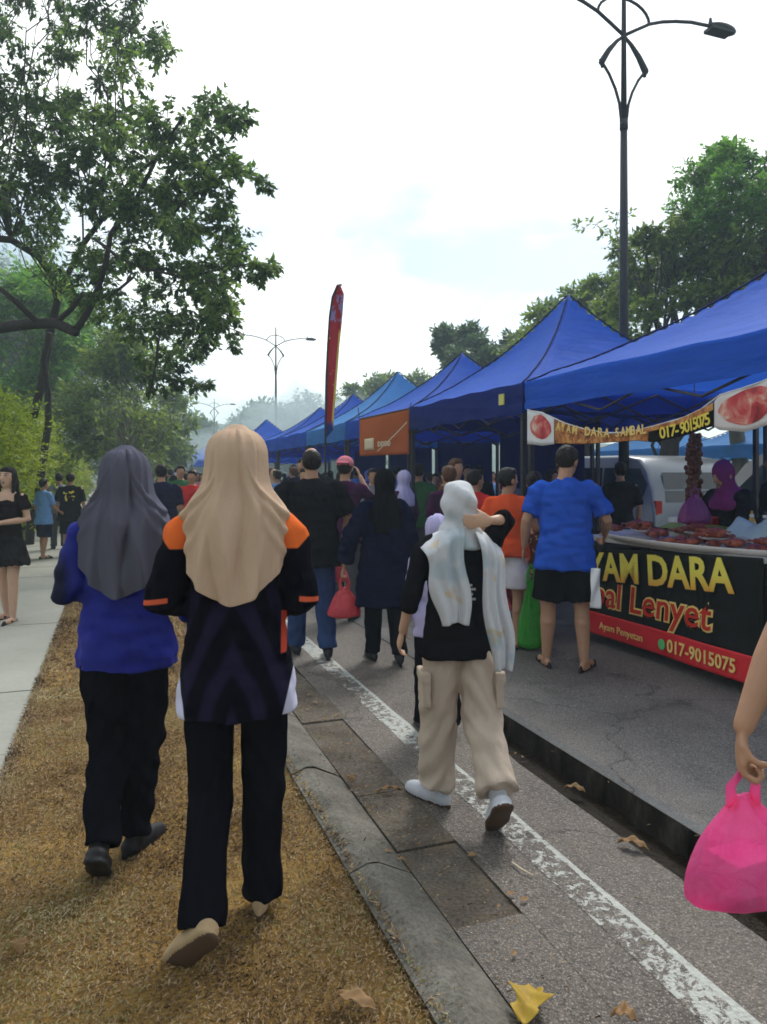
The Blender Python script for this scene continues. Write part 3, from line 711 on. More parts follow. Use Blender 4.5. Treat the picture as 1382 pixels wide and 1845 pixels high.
bush('bright green bush above the man with the gold back print', 17.9, -2.25, 2.9, 1.6, LM3, 9000, .11)
bush('low green bush fading along the far end of the path', 22.0, -2.3, 2.9, 2.4, LM3, 8000, .12)
bush('fresh green bushy shrub rising over the hedge at the left edge', 14.8, -4.6, 4.6, 1.3, LM4, 5000, .13)
for s_, wd in ((27,'first'),(33,'second'),(39,'third'),(45,'last')): bush('%s of the distant yellow green hedge bushes along the path' % wd, s_, -2.3, 2.7, 2.6, LM3, 6500, .15)
# hazy trees behind the hedge on the left
def cloudtree(label, px, Y, top, wpx, n, lm, bm=M_barkg, leaf=.2, bottom=855, r0=.16, group=None, nc=22, flat=.7, limbr=.28, maxl=30):
    base = P(px, HZ, Y); base.z = 0; L = []
    for i in range(nc):
        a = random.random()*2*math.pi; q = math.sqrt(random.random()); x = px+math.cos(a)*q*wpx*.42; hh = top+(bottom-top)*.5; y = hh+math.sin(a)*q*(bottom-top)*.40
        L.append((x, y, wpx*.17*random.uniform(.8,1.25), Y+random.uniform(-1,1)*wpx/F*Y*.35, int(n*1.9)))
    cl = CL(L, .3, 1, flat); f = P(px, (top+bottom)/2, Y)
    return tree(label, base, f, cl, r0, lm, bm, leaf=leaf, group=group, droop=.2, twl=.7, maxl=maxl, limbr=limbr)
cloudtree('olive green tree with pale bare branches behind the hedge', 215, 24, 560, 230, 230, LM2, leaf=.22, nc=24, bottom=870)
cloudtree('bare grey branched small tree tangled behind the far hedge', 235, 21, 690, 190, 40, LM2, leaf=.16, nc=30, bottom=880, r0=.12, limbr=.3)
cloudtree('thin crowned olive tree right of the pale branched one', 295, 34, 650, 120, 240, LM2, leaf=.26, nc=16)
cloudtree('yellow green tree seen between the dark boughs at the far left', 60, 26, 470, 230, 330, LM4, leaf=.24, nc=22, bottom=800)
cloudtree('hazy tall tree at the left edge far behind the hedge', -40, 40, 430, 330, 330, LM5, leaf=.36, nc=26, bottom=860)
cloudtree('grey green tree low behind the hedge left of the far lamps', 130, 44, 600, 260, 300, LM5, leaf=.36, nc=22)
# trees behind the stalls on the right
YR = lambda x, y: 15.5+(1382-x)/160
rows = [(280,1290,1330,.9), (300,1270,1480,.8), (330,1235,1480,.85), (362,1225,1500,.9), (395,1230,1500,.95), (425,1170,1500,.95), (455,1140,1500,1), (490,1150,1500,.95), (525,1110,1500,.9), (560,1090,1500,.9), (600,1075,1500,.95), (640,1080,1450,.9), (690,1060,1400,.8)]
L = fill(rows, 38, YR, 520); L += [(1070,408,20,18,60), (1100,430,24,18,70),(1045,408,8,18,20),(1115,470,24,18,70),(1120,400,20,18,60),(1035,520,20,18,50),(1060,540,26,18,70)]
upper = [q for q in L if q[1] < 400]; lower = [q for q in L if q[1] >= 400]
bb = P(1330,855,17); bb.z = 0
tree('tall fresh green tree standing behind the nearest blue canopy', bb, P(1330,480,17), CL(upper,1), .16, LM4, M_barkg, leaf=.13, droop=.1, twl=.8, maxl=16)
bb = P(1200,855,16); bb.z = 0
tree('wide green tree behind the near street lamp and the peaked canopy', bb, P(1215,640,16), CL(lower,1), .2, LM2, M_barkd, leaf=.15, droop=.3, twl=.9, maxl=24)
rows = [(578,990,1060,.8),(600,810,860,.6), (610,940,1060,.9), (625,805,870,.8), (640,895,1060,1), (655,815,1060,.8), (680,900,1060,.9), (720,860,1080,.8), (760,840,1080,.8)]
bb = P(965,855,30); bb.z = 0
tree('rounded hazy tree left of the tall canopy peak', bb, P(965,720,30), CL(fill(rows,30,lambda x,y: 30,900),2), .25, LM5, M_barkd, leaf=.28, droop=.1, twl=.8, maxl=16)
bb = P(1062,855,22); bb.z = 0
tree('dense dark green tree between the tall canopy peak and the near lamp pole', bb, P(1062,690,22), CL(fill([(520,1040,1120,.8),(548,1000,1130,.95),(578,975,1140,1),(610,960,1150,1),(645,950,1150,1),(690,960,1150,.9)],34,lambda x,y: 22,520),1.5), .18, LM2, M_barkd, leaf=.2, droop=.1, twl=.8, maxl=16)
rows = [(688,680,800,.95), (705,640,820,1), (725,605,820,1), (745,605,830,1), (770,600,830,1)]
bb = P(715,855,48); bb.z = 0
tree('spreading flat topped green tree far down the road behind the red flag', bb, P(715,740,48), CL(fill(rows,26,lambda x,y: 48,420),3), .35, LM2, M_barkd, leaf=.36, droop=.1, twl=.8, maxl=12)
# far hazy trees at the end of the road
far = [(330,750,95,70),(385,762,110,60),(450,745,100,80),(500,722,105,80),(560,712,110,70),(600,735,100,60),(290,740,80,60),(250,740,70,70),(640,760,90,60)]
words = ['round','low','broad','tall','dome shaped','narrow','dense','leaning','small']
for (x, y, Y, wpx), wd in zip(far, words):
    cloudtree('%s blue grey tree in the haze at the end of the road' % wd, x, Y, y, wpx*1.7, 330, LM5, leaf=.75, nc=19, r0=.4, group='hazy trees at the end of the road', bottom=860, maxl=5)
# wooded hill far away
g = G(); vs = []; fs = []; NX, NY = 90, 14
for j in range(NY+1):
    for i in range(NX+1):
        X = -420+840*i/NX; Y = 190+140*j/NY; h = math.sin(math.pi*min(1,j/NY*.9+.1))*(14+16*noise.noise(Vector((X*.008,2,0)))+(16 if X < -40 else 0)*min(1,(-X-40)/120 if X < -40 else 0))+3*noise.noise(Vector((X*.06,Y*.06,0)))
        vs.append((X, Y, max(-.3, h*(1 if j else 0)-.3)))
for j in range(NY):
    for i in range(NX): a = j*(NX+1)+i; fs.append((a,a+1,a+NX+2,a+NX+1))
g.add(vs, fs); m = Mt('hill_wood', .9, .1); n = m.noise(.25, 5, .7); m.col(m.mix(n, (.02,.04,.02), (.08,.12,.05))); m.bump(n, 1, 2); tag(g.build('hills', m.m, None, True), kind='structure')
# ---------------------------------------------------------------- street lamps
def lamp(label, px, Y, group='tall street lamps along the road'):
    b = P(px, HZ, Y); b.z = 0; rz = -math.atan2(-UX, UY)  # local x -> across the road
    root = bpy.data.objects.new('street_lamp', None); COL.objects.link(root); root.location = b; root.rotation_euler = (0, 0, math.atan2(-UX, UY)*1.0+0)
    root.rotation_euler = (0,0,math.atan2(.3397,.9405)); tag(root, label, 'street lamp', group); z0 = 8.0
    g = G(); g.tube([(0,0,0),(0,0,5.0),(0,0,6.6)], [.085,.062,.052], 16); g.tube([(0,0,6.6),(0,0,6.75)], [.062,.062], 16); g.tube([(0,0,6.75),(0,0,8.95)], [.045,.03], 12, round_=(False,True)); g.tube([(0,0,0),(0,0,.5)], [.13,.12], 16); g.build('pole', M_blackmetal, root, True)
    for sx in (-1,1):
        g = G(); g.tube([(sx*a,0,z0+z) for a,z in ((0,0),(.22,.13),(.46,.265),(.7,.35),(.95,.41),(1.25,.46),(1.6,.475))], .026, 8); g.build('arm', M_blackmetal, root, True)
        g = G(); Mx = Matrix.Rotation(sx*.05, 3, 'Y'); g.ell((sx*1.86,0,z0+.475), (.27,.12,.075), Mx, 16, 8); g.box((sx*1.80,0,z0+.425), (.42,.2,.05)); g.tube([(sx*1.63,0,z0+.50),(sx*1.63,0,z0+.60)], [.035,.02], 8); g.build('lamp_head', M_blackmetal, root, False)
        g = G(); g.tube([(sx*a,0,z0+z) for a,z in ((0,0),(.13,-.11),(.27,-.27),(.39,-.46))], [.02,.03,.042,.05], 8, round_=(True,True)); g.tube([(sx*a,0,z0+z) for a,z in ((.39,-.46),(.26,-.62),(.15,-.82),(.08,-1.02),(.045,-1.28))], .022, 8, round_=(True,True)); g.tube([(sx*.41,0,z0-.42),(sx*.37,0,z0-.54)], .03, 8)
        g.build('scroll', M_blackmetal, root, True)
    g = G(); g.tube([(.46*math.cos(q),0,z0+.265+.29*math.sin(q)) for q in [math.pi*i/12 for i in range(13)]], .022, 8); g.build('arch', M_blackmetal, root, True)
    return root
lamp('nearest tall black street lamp with scrolled twin arms behind the canopies', 1124, 11.0)
lamp('middle street lamp rising over the far blue canopy', 497, 37.6)
lamp('smallest street lamp farthest down the road above the beige headscarf', 386, 73)
# ---------------------------------------------------------------- canopies
def canmat(name, c):
    m = Mt(name, .75, .12); n = m.noise(2.2, 4, .6, stretch=(1,1,2)); n2 = m.noise(500, 1); m.col(m.mix(n, mul(c,.8), mul(c,1.2))); m.bump(n*1.0+m.noise(7,3,.5,stretch=(.4,.4,2.5))*.5+n2*.01, .35, .05); m.transl(.35); return m.m
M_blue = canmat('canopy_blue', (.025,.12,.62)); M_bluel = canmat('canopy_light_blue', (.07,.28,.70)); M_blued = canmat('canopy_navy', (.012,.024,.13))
def canopy(label, s0, s1, t0=3.7, t1=6.7, ze=2.36, zp=3.6, mat=None, group='blue market canopies', val=.30, sag=.02, seed=0, matv=None):
    mat = mat or M_blue; sc, tc_ = (s0+s1)/2, (t0+t1)/2; base = ST(sc, tc_, 0)
    root = bpy.data.objects.new('market_canopy', None); COL.objects.link(root); root.location = base; root.rotation_euler = (0,0,ROADROT); tag(root, label, 'canopy', group)
    hs, ht = (s1-s0)/2, (t1-t0)/2; N = 44
    def z(a, b):       # a,b in [-1,1]
        mm = max(abs(a), abs(b)); mn = min(abs(a), abs(b)); 
        ridge = (mn/mm) if mm > 1e-6 else 0
        q = 1-mm; zz = ze+(zp-ze)*(.62*q+.38*q**2.6)
        zz -= sag*8*q*(1-q)*(1-ridge**3)*.9
        zz += .012*noise.noise(Vector((a*3+seed, b*3, 0)))+.010*noise.noise(Vector((a*2+b*7+seed, b*12-a*3, 5)))*mm**3*2
        return zz
    g = G(); vs = [(b*ht, a*hs, z(a,b)) for a in [-1+2*i/N for i in range(N+1)] for b in [-1+2*j/N for j in range(N+1)]]
    g.add(vs, [(i*(N+1)+j, i*(N+1)+j+1, (i+1)*(N+1)+j+1, (i+1)*(N+1)+j) for i in range(N) for j in range(N)])
    g.build('roof', mat, root, True)
    for a in (-1,1):
        for b in (-1,1): g = G(); g.tube([(b*ht*q,a*hs*q,z(a*q,b*q)+.004) for q in [.01+.99*j/20 for j in range(21)]], .009, 5); g.build('seam', M_blued, root, True)
    for k in range(4):
        g = G(); NV = 60; vs = []
        for j in range(7):
            for i in range(NV+1):
                q = -1+2*i/NV; a, b = ((-1,q),(1,q),(q,-1),(q,1))[k]; off = .012+.02*(j/6)*noise.noise(Vector((q*5+seed,k*3,j*.2)))+.008*math.sin(j*2.1+q*6+seed)*(j/6)
                x, y = b*(ht+ (off if abs(b)==1 else 0)), a*(hs+(off if abs(a)==1 else 0))
                drop = val*(j/6)*(1+.06*noise.noise(Vector((q*2.2+seed,k,0)))-.10*(1-q*q)*(0))
                vs.append((x, y, z(a,b)-drop))
        g.add(vs, [(j*(NV+1)+i, j*(NV+1)+i+1, (j+1)*(NV+1)+i+1, (j+1)*(NV+1)+i) for j in range(6) for i in range(NV)])
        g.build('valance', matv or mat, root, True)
    for a in (-1,1):
        for b in (-1,1):
            g = G(); g.box((b*(ht-.03), a*(hs-.03), (ze-.04)/2), (.045,.045,ze-.04)); g.box((b*(ht-.03), a*(hs-.03), .01), (.1,.1,.02)); g.build('leg', M_blackmetal, root)
    g = G()
    for a in (-1,1):
        for (p, q) in (((-ht,a*(hs-.03)),(ht,a*(hs-.03))), ((a*(ht-.03),-hs),(a*(ht-.03),hs))):
            for n_ in range(4):
                A = Vector((*p,0)).lerp(Vector((*q,0)), n_/4); B = Vector((*p,0)).lerp(Vector((*q,0)), (n_+1)/4)
                for z0_, z1_ in ((ze-.36,ze-.08),(ze-.08,ze-.36)): g.tube([A+Vector((0,0,z0_)), B+Vector((0,0,z1_))], .011, 5)
    for a in (-1,1):
        for b in (-1,1): g.tube([(b*(ht-.03),a*(hs-.03),ze-.1),(b*ht*.5,a*hs*.5,z(.5,.5)-.09),(0,0,zp-.3)], .014, 5)
    g.build('roof_frame', M_blackmetal, root); return root
cA = canopy('nearest wide blue canopy over the fried chicken stall at the right edge', 1.75, 6.2, zp=3.42, val=.27, seed=3)
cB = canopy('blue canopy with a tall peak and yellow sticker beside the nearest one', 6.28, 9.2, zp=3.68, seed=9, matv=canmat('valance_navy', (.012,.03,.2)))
g = G(); g.box((0,0,0), (.10,.012,.11)); g.box((0,-.008,.01), (.06,.01,.04)); st = g.build('sticker', plain('sticker_yellow', (.62,.6,.16), .5), cB)
st.location = (-(1.5+.03), -1.46+.36, 2.36-.13); st.rotation_euler = (0,0,R(90))
canopy('third blue canopy from the right edge, its peak left of the tall one', 9.28, 12.1, zp=3.42, seed=5)
canopy('light blue canopy with a steep peak behind the orange sign', 12.2, 14.9, zp=3.5, seed=8, mat=M_bluel)
canopy('small blue canopy peak right of the red feather flag', 15.0, 17.9, zp=3.35, seed=2)
canopy('blue canopy directly behind the foot of the red feather flag', 18.0, 20.9, zp=3.3, seed=6)
canopy('low blue canopy left of the feather flag foot', 21.0, 23.9, t0=3.6, zp=2.9, ze=2.25, seed=7)
canopy('bright blue far canopy with a pointed peak under the middle street lamp', 24.4, 28.2, t0=3.2, t1=6.9, zp=3.45, ze=2.2, seed=1)
for i, (s_, nm) in enumerate(((44,'nearest'),(50,'middle'),(56,'farthest'))):
    canopy('%s of the tiny blue canopies in the haze behind the crowd' % nm, s_, s_+3, t0=3.4, zp=3.2, seed=i+20)
for i, (s_, nm) in enumerate(((4.2,'behind the vendor'),(8.0,'behind the silver van'),(11.8,'seen under the peaked canopy'),(15.6,'seen under the third canopy'))):
    canopy('second row light blue canopy %s' % nm, s_, s_+3, t0=13.2, t1=16.2, zp=3.1, ze=2.15, mat=M_bluel, seed=i+30, group='second row of blue canopies')
for k_, (a_, b_) in enumerate(((9.4,12.0),(12.3,14.8),(15.1,17.8),(18.1,20.8))):
    o = sheet_from_fn('shade_sheet', lambda u,v: Vector((.03*math.sin(u*22)*v, (u-.5)*(b_-a_), 2.3-2.1*v)), 50, 6, M_blued, None, thick=.004); o.location = ST((a_+b_)/2, 6.6, 0); o.rotation_euler = (0,0,ROADROT)  # navy sheet added to darken the bright gap under the canopy
    tag(o, '%s dark blue sheet added to deepen the shade at the back of the canopies' % ('nearest','second','third','farthest')[k_], 'shade_sheet', 'sheets added for shade behind the stalls')
# orange hanging sign
m = Mt('sign_orange', .6, .3); n = m.noise(3, 3); m.col(m.mix(n, (.33,.06,.015), (.5,.13,.03))); M_or = m.m
M_cream = plain('cream_print', (.72,.6,.42), .6); M_red = plain('banner_red', (.62,.02,.03), .5); M_blk = cloth('banner_black', (.018,.018,.018), .45, .3, .6, 5); M_yel = plain('print_yellow', (.8,.62,.08), .5)
Q = [P(648,756,9.75), P(737,737,9.62), P(737,818,9.62), P(648,822,9.75)]
root = bpy.data.objects.new('hanging_sign', None); COL.objects.link(root); root.location = Q[0]; tag(root, 'orange brown hanging sign tied to the corner of the peaked canopy', 'sign')
def qp(u, v, off=0):
    p = Q[0].lerp(Q[1], u).lerp(Q[3].lerp(Q[2], u), v); return p-Q[0]+Vector((0,-off-.03*math.sin(u*6)*math.sin(v*3),0))
sheet_from_fn('panel', lambda u,v: qp(u,v), 20, 14, M_or, root, thick=.008)
sheet_from_fn('pale_patch', lambda u,v: qp(.10+.19*u,.55+.30*v,.008), 4, 4, M_cream, root, thick=.002)
sheet_from_fn('pale_stripe', lambda u,v: qp(.36+.6*u,.88-.62*u+.035*v,.008), 14, 2, M_cream, root, thick=.002)
g = G()
for (x, w_) in ((.38,.05),(.45,.045),(.515,.05),(.58,.045)):
    a, b = qp(x,.66,.010), qp(x,.78,.010); g.tube([a,b], .009, 6); g.tube([a, qp(x+w_*.8,.68,.01), qp(x+w_*.8,.76,.01), b], .008, 6)
g.build('lettering', M_cream, root)
g = G(); g.tube([qp(0,0), P(645,735,9.8)-Q[0]], .006, 5); g.tube([qp(1,0), P(741,726,9.65)-Q[0]], .006, 5); g.tube([qp(-.005,-.01),qp(1.005,-.01)], .012, 6); g.build('cord', M_blackmetal, root)
# feather flag
Yf = 12.5; root = bpy.data.objects.new('feather_flag', None); COL.objects.link(root); fb = P(588,855,Yf); fb.z = 0; root.location = fb; tag(root, 'tall narrow red feather flag with a blue foot standing among the canopies', 'flag')
Lf = [(587,790),(588,740),(589,680),(592,620),(595,570),(600,535),(609,514)]; Rf = [(600,775),(603,735),(607,685),(612,620),(617,570),(620,530),(613,513)]
def ff(u, v):
    def at(T): 
        q = v*(len(T)-1); i = min(int(q), len(T)-2); f = q-i; return T[i][0]+(T[i+1][0]-T[i][0])*f, T[i][1]+(T[i+1][1]-T[i][1])*f
    a, b = at(Lf), at(Rf); return P(a[0]+(b[0]-a[0])*u, a[1]+(b[1]-a[1])*u, Yf+.03*math.sin(u*4+v*9))-fb
m = Mt('flag_print', .6, .3); x, y, z = m.xyz(); n = m.noise(9, 3, stretch=(1,1,.6))
c = m.mix(n.gt(.66,.03)*z.lt(4.0,.2), (.5,.015,.03), (.62,.42,.12)); c = m.mix((x-z*.075).gt(-.085,.01)*z.lt(3.9,.1), c, (.75,.6,.1)); c = m.mix(z.gt(4.05,.05)*(n).gt(.5,.04)*z.lt(4.5,.05), c, (.35,.3,.55)); c = m.mix(z.lt(2.35,.1), c, m.mix(n.gt(.6,.03), (.02,.05,.3), (.5,.1,.2)))
m.col(c); m.transl(.25)
sheet_from_fn('sail', ff, 8, 60, m.m, root, thick=.004)
g = G(); g.tube([(0,0,0)]+[P(a-1,b,Yf)-fb for a,b in Lf]+[P(616,513,Yf)-fb], .018, 8); g.build('pole', M_blackmetal, root, True)

# ---------------------------------------------------------------- chicken stall
def text(body, size, mat, parent, origin, xdir, zdir, name='lettering', shear=0, offset=0, extrude=.002, space=1.0, sx=1.0):
    cu = bpy.data.curves.new(name, 'FONT'); cu.body = body; cu.size = size; cu.shear = shear; cu.offset = offset; cu.extrude = extrude; cu.space_character = space; cu.resolution_u = 3
    o = bpy.data.objects.new('tmp', cu); TMP.collection.objects.link(o); TMP.view_layers[0].update(); dg = TMP.view_layers[0].depsgraph; me = bpy.data.meshes.new_from_object(o.evaluated_get(dg)); bpy.data.objects.remove(o)
    xd = Vector(xdir).normalized(); zd = Vector(zdir); zd = (zd-xd*zd.dot(xd)).normalized(); nd = xd.cross(zd)
    Mx = Matrix((xd*sx, zd, nd)).transposed().to_4x4(); Mx.translation = Vector(origin); me.transform(Mx)
    me.materials.clear(); me.materials.append(mat); me.name = name; return link(name, me, parent)
X_ = Vector((-UX, -UY, 0)); NRM = Vector((-UY, UX, 0))     # along the banner, outward normal
stall = bpy.data.objects.new('food_stall_table', None); COL.objects.link(stall); s0, s1, tF = 3.66, 5.75, 3.93; SB = ST((s0+s1)/2, tF+.4, 0); stall.location = SB
tag(stall, 'food stall table with a black and red printed banner on its front', 'stall table')
def L_(p): return Vector(p)-SB
def bpos(s, z, off=0):      # banner cloth
    return L_(ST(s, tF, z)+NRM*(off+.012*math.sin(s*5)*(1-z)+.01*noise.noise(Vector((s*3,z*4,0)))))
def btop(s): q = (s1-s)/(s1-s0); return .80+.13*q**.8
m = Mt('table_top', .4, .5); m.col((.45,.43,.4)); g = G(); g.box(L_(ST((s0+s1)/2, tF+.42, .905)), (.78, s1-s0-.03, .03), ROADROT); g.build('table_top', m.m, stall)
for s_ in (s0+.08, s1-.08):
    for t_ in (tF+.08, tF+.76): g = G(); g.tube([L_(ST(s_,t_,0)), L_(ST(s_,t_,.89))], .018, 8); g.build('leg', M_blackmetal, stall)
sheet_from_fn('banner', lambda u,v: bpos(s1+(s0-s1)*u, .27+(btop(s1+(s0-s1)*u)-.27)*(1-v)), 60, 24, M_blk, stall, thick=.003)
sheet_from_fn('red_strip', lambda u,v: bpos(s1+(s0-s1)*u, .085+.19*(1-v), .003), 60, 10, M_red, stall, thick=.003)
sheet_from_fn('side_cloth', lambda u,v: L_(ST(s0-.004, tF+.02+.74*u, .12+.76*v)+Vector((.01*math.sin(u*14)*(1-v),0,0))), 30, 12, M_blk, stall, thick=.003)
sheet_from_fn('side_cloth', lambda u,v: L_(ST(s1+.004, tF+.02+.74*u, .12+.66*v)+Vector((.01*math.sin(u*14)*(1-v),0,0))), 30, 12, M_blk, stall, thick=.003)
m = Mt('print_gold', .5, .3); x, y, z = m.xyz(); al = (x*X_.x+y*X_.y)
q = z-(al*.075)
c = m.mix(m.noise(14,3)*.3+(q-.57)*5.5, (.72,.2,.02), (.8,.68,.1)); m.col(c); M_gold = m.m
M_lred = plain('print_red', (.55,.025,.015), .5); M_lyel = plain('print_outline', (.85,.62,.2), .5)
def s_for(px): return (lambda r: (lambda Y: UX*(r*Y)+UY*Y)(3.93/(UY*r-UX)))((px-CX)/F)
xt = X_+Vector((0,0,.072)); o1 = bpos(s_for(1083)+.33, .545, .022)
text('AYAM DARA', .325, M_blk, stall, o1-Vector((0,0,.01)), xt, (0,0,1), 'shadow', -.0, .018, .001, 1.0, .98)
text('AYAM DARA', .325, M_gold, stall, o1+NRM*.006, xt, (0,0,1), 'lettering', 0, .009, .002, 1.0, .98)
o2 = bpos(5.98, .335, .020); xt2 = X_+Vector((0,0,.02))
text('Sambal Lenyet', .30, M_lyel, stall, o2, xt2, (0,0,1), 'outline', .12, .016, .001, 1.02, 1.06)
text('Sambal Lenyet', .30, M_lred, stall, o2+NRM*.006, xt2, (0,0,1), 'lettering', .12, .002, .002, 1.02, 1.06)
o3 = bpos(s_for(1206), .135, .026); text('017-9015075', .135, M_lyel, stall, o3, X_, (0,0,1), 'lettering', 0, .002, .002, 1.0, .92)
o4 = bpos(s_for(1085), .15, .026); text('Ayam Penyetan', .085, M_lyel, stall, o4, X_, (0,0,1), 'lettering', 0, 0, .002, 1.0, 1.05)
M_wa = plain('print_green', (.1,.5,.16), .5); g = G(); pc = bpos(s_for(1196), .175, .026); Mx = Matrix((X_, Vector((0,0,1)), NRM)).transposed(); g.ell(pc, (.038,.042,.006), Mx); g.build('round_mark', M_wa, stall)
# tray and food
TS, TT = 4.62, tF+.36
tray = bpy.data.objects.new('serving_tray', None); tb_ = ST(TS, TT, .922); 
g = G(); seg = 60
def ov(a, ra, rb, z): return Vector((math.cos(a)*rb, math.sin(a)*ra, z))
prof = [(0,.006),(.9,.006),(.955,.012),(.985,.035),(1.0,.045),(1.005,.038),(.965,0),(0,0)]
rs = [[ov(2*math.pi*k/seg, 1.02*max(r_,.01), .44*max(r_,.01), z) for k in range(seg)] for r_, z in prof]
g.rings(rs, 0); M_tray = plain('tray_white', (.6,.55,.52), .35, .5); o = link('serving_tray', g.mesh('serving_tray', [M_tray]), None, tb_, ROADROT); tag(o, 'wide oval white tray heaped with fried chicken on the stall table', 'tray')
m = Mt('fried_chicken', .38, .5); n = m.noise(16, 4, .7); m.col(m.ramp(n, [(.35,(.05,.008,.004)), (.52,(.26,.035,.012)), (.68,(.42,.14,.05))])); m.bump(m.noise(60,4), .8, .01); M_ch = m.m
protos = []
for i in range(3):
    g = G(); g.ell((0,0,.028), (.055,.038,.03)); g.ell((.04,.012*(i-1),.026), (.03,.024,.022)); g.tube([(.05,.01*(i-1),.03),(.10,.02*(i-1),.03)], [.012,.009], 8, round_=(True,True)); g.ell((-.03,.015,.036), (.03,.028,.022))
    protos.append(remesh(g, 'fried_chicken_piece', [M_ch], .007, 2, lambda c: .006*noise.noise(c*50+Vector((i*9,0,0)))))
k = 0
for i in range(46):
    a = random.uniform(-.9,.9); b = random.uniform(-.34,.34)
    if (a/1.0)**2+(b/.40)**2 > .85: continue
    p = ST(TS+a, TT+b, .922+.012+random.choice((0,0,.035)))
    o = link('fried_chicken_piece', protos[i%3], None, p, random.uniform(0,6.3)); o.rotation_euler.x = random.uniform(-.3,.3)
    tag(o, 'reddish brown piece of fried chicken on the oval tray', 'fried chicken', 'fried chicken pieces on the tray')
for i, (a_, b_) in enumerate(((-.72,.14),(-.3,-.12),(.12,.12),(.5,-.1),(.8,.08))):
    g = G(); seg = 24; g.rings([[Vector((math.cos(2*math.pi*q/seg)*r_, math.sin(2*math.pi*q/seg)*r_, z_)) for q in range(seg)] for r_, z_ in ((.06,0),(.11,.018),(.112,.022),(.10,.016),(.02,.006))]); o = g.build('plate', M_tray, None, True); o.location = ST(TS+a_, TT+b_, .985); tag(o, 'round white plate set among the fried chicken on the tray', 'plate', 'plates on the chicken tray')
    for q in range(4):
        o = link('fried_chicken_piece', protos[q%3], None, ST(TS+a_+random.uniform(-.05,.05), TT+b_+random.uniform(-.05,.05), 1.0+.02*(q%2)), random.uniform(0,6)); tag(o, 'reddish brown piece of fried chicken on a white plate', 'fried chicken', 'fried chicken pieces on plates')
lf = Mt('banana_leaf', .4, .5); n = lf.noise(20, 3, stretch=(.2,1,1)); lf.col(lf.mix(n, (.12,.2,.02), (.36,.42,.06)))
o = sheet_from_fn('banana_leaf', lambda u,v: ST(5.45-1.35*u, tF+.70+.22*v-.05*math.sin(u*7), .96+.05*math.sin(v*3)+.015*math.sin(u*19))-ST(4.8,tF+.7,.95), 30, 6, lf.m, None, thick=.004); o.location = ST(4.8,tF+.7,.97); tag(o, 'long yellow green banana leaf laid behind the chicken tray', 'banana leaf')
def bucket(label, p, r, h, mat):
    g = G(); seg = 28; rs = [[Vector((math.cos(2*math.pi*k/seg)*q, math.sin(2*math.pi*k/seg)*q, z)) for k in range(seg)] for q, z in ((r*.8,0),(r,h),(r*1.06,h),(r*1.06,h*.93),(r*1.0,h*.93)) ] ; g.rings(rs[:3], 0, False); g.rings([rs[2], [v*1.0+Vector((0,0,-.02)) for v in rs[2]], [Vector((v.x*.9,v.y*.9,h*.9)) for v in rs[2]], [Vector((v.x*.72,v.y*.72,.02)) for v in rs[2]]], 0)
    o = link('bucket', g.mesh('bucket', [mat]), None, p); tag(o, label, 'bucket'); gg = G(); gg.tube([(r*1.05,0,h*.9),(r*.7,0,h*1.35),(-r*.7,0,h*1.35),(-r*1.05,0,h*.9)], .006, 6); gg.build('handle', M_blackmetal, o)
bucket('red plastic bucket behind the chicken tray next to the man in blue', ST(5.05, tF+.95, .94), .10, .17, plain('bucket_red', (.55,.02,.02), .35, .5))
tbl = G(); tbl.box((0,0,.46), (.6,3.0,.92)); o = link('back_table', tbl.mesh('back_table', [cloth('tablecloth_dark', (.03,.03,.035))], False), None, ST(4.9,tF+1.1,0), ROADROT); tag(o, 'dark cloth covered table behind the serving table', 'table')
m = Mt('clear_plastic', .15, .5); n = m.noise(9,3,dist=1); m.col(m.mix(n,(.42,.6,.68),(.78,.86,.88))); m.bump(n,.8,.02); m.transl(.5); M_clear = m.m
g = G(); NN=26
o = sheet_from_fn('plastic_sheets', lambda u,v: Vector(((v-.5)*.34+.02*math.sin(u*9), (u-.5)*.85, .03+.16*math.sin(v*math.pi)*(1+.2*math.sin(u*13))+.03*noise.noise(Vector((u*5,v*5,0))))), NN, 14, M_clear, None, thick=.004); o.location = ST(3.98, tF+.55, .935); o.rotation_euler = (0,0,ROADROT); tag(o, 'heap of clear bluish plastic wrapping at the right end of the stall', 'plastic wrap')
M_pur = bagmat('bag_purple', (.2,.03,.16), (.36,.06,.24), .25)
bag('purple plastic bag held over the chicken tray by the vendor', onT(1252,880,tF+.55), .34, .30, .2, M_pur, .4, .05, 4)
M_foam = plain('foam_white', (.7,.7,.68), .7)
for i, (s_, t_, z_) in enumerate(((5.3,4.78,.937),(5.3,4.78,.99),(5.3,4.78,1.043),(4.0,4.9,.937),(4.0,4.9,.99))):
    g = G(); g.box((0,0,.02), (.2,.2,.04)); g.box((0,0,.043), (.185,.185,.012)); g.box((.1,0,.03), (.02,.05,.02)); o = link('foam_box', g.mesh('foam_box', [M_foam], False), None, ST(s_,t_,z_), ROADROT+.08*i); tag(o, 'white foam takeaway box stacked behind the chicken tray', 'box', 'foam boxes on the chicken stall')
for i, (s_, c_, nm) in enumerate(((4.35,(.45,.03,.02),'red'),(4.47,(.08,.03,.015),'dark brown'),(4.60,(.6,.35,.05),'amber'))):
    g = G(); seg = 16; g.rings([[Vector((math.cos(2*math.pi*k/seg)*q, math.sin(2*math.pi*k/seg)*q, z_)) for k in range(seg)] for q, z_ in ((.034,0),(.036,.02),(.036,.13),(.018,.18),(.013,.2),(.008,.24))]); o = g.build('sauce_bottle', plain('sauce_'+nm.replace(' ','_'), c_, .25, .5), None, True); o.location = ST(s_, 4.82, .937); tag(o, '%s sauce bottle standing behind the chicken tray' % nm, 'bottle'); g = G(); g.tube([(0,0,.19),(0,0,.212)], .017, 12); g.build('cap', M_white, o)
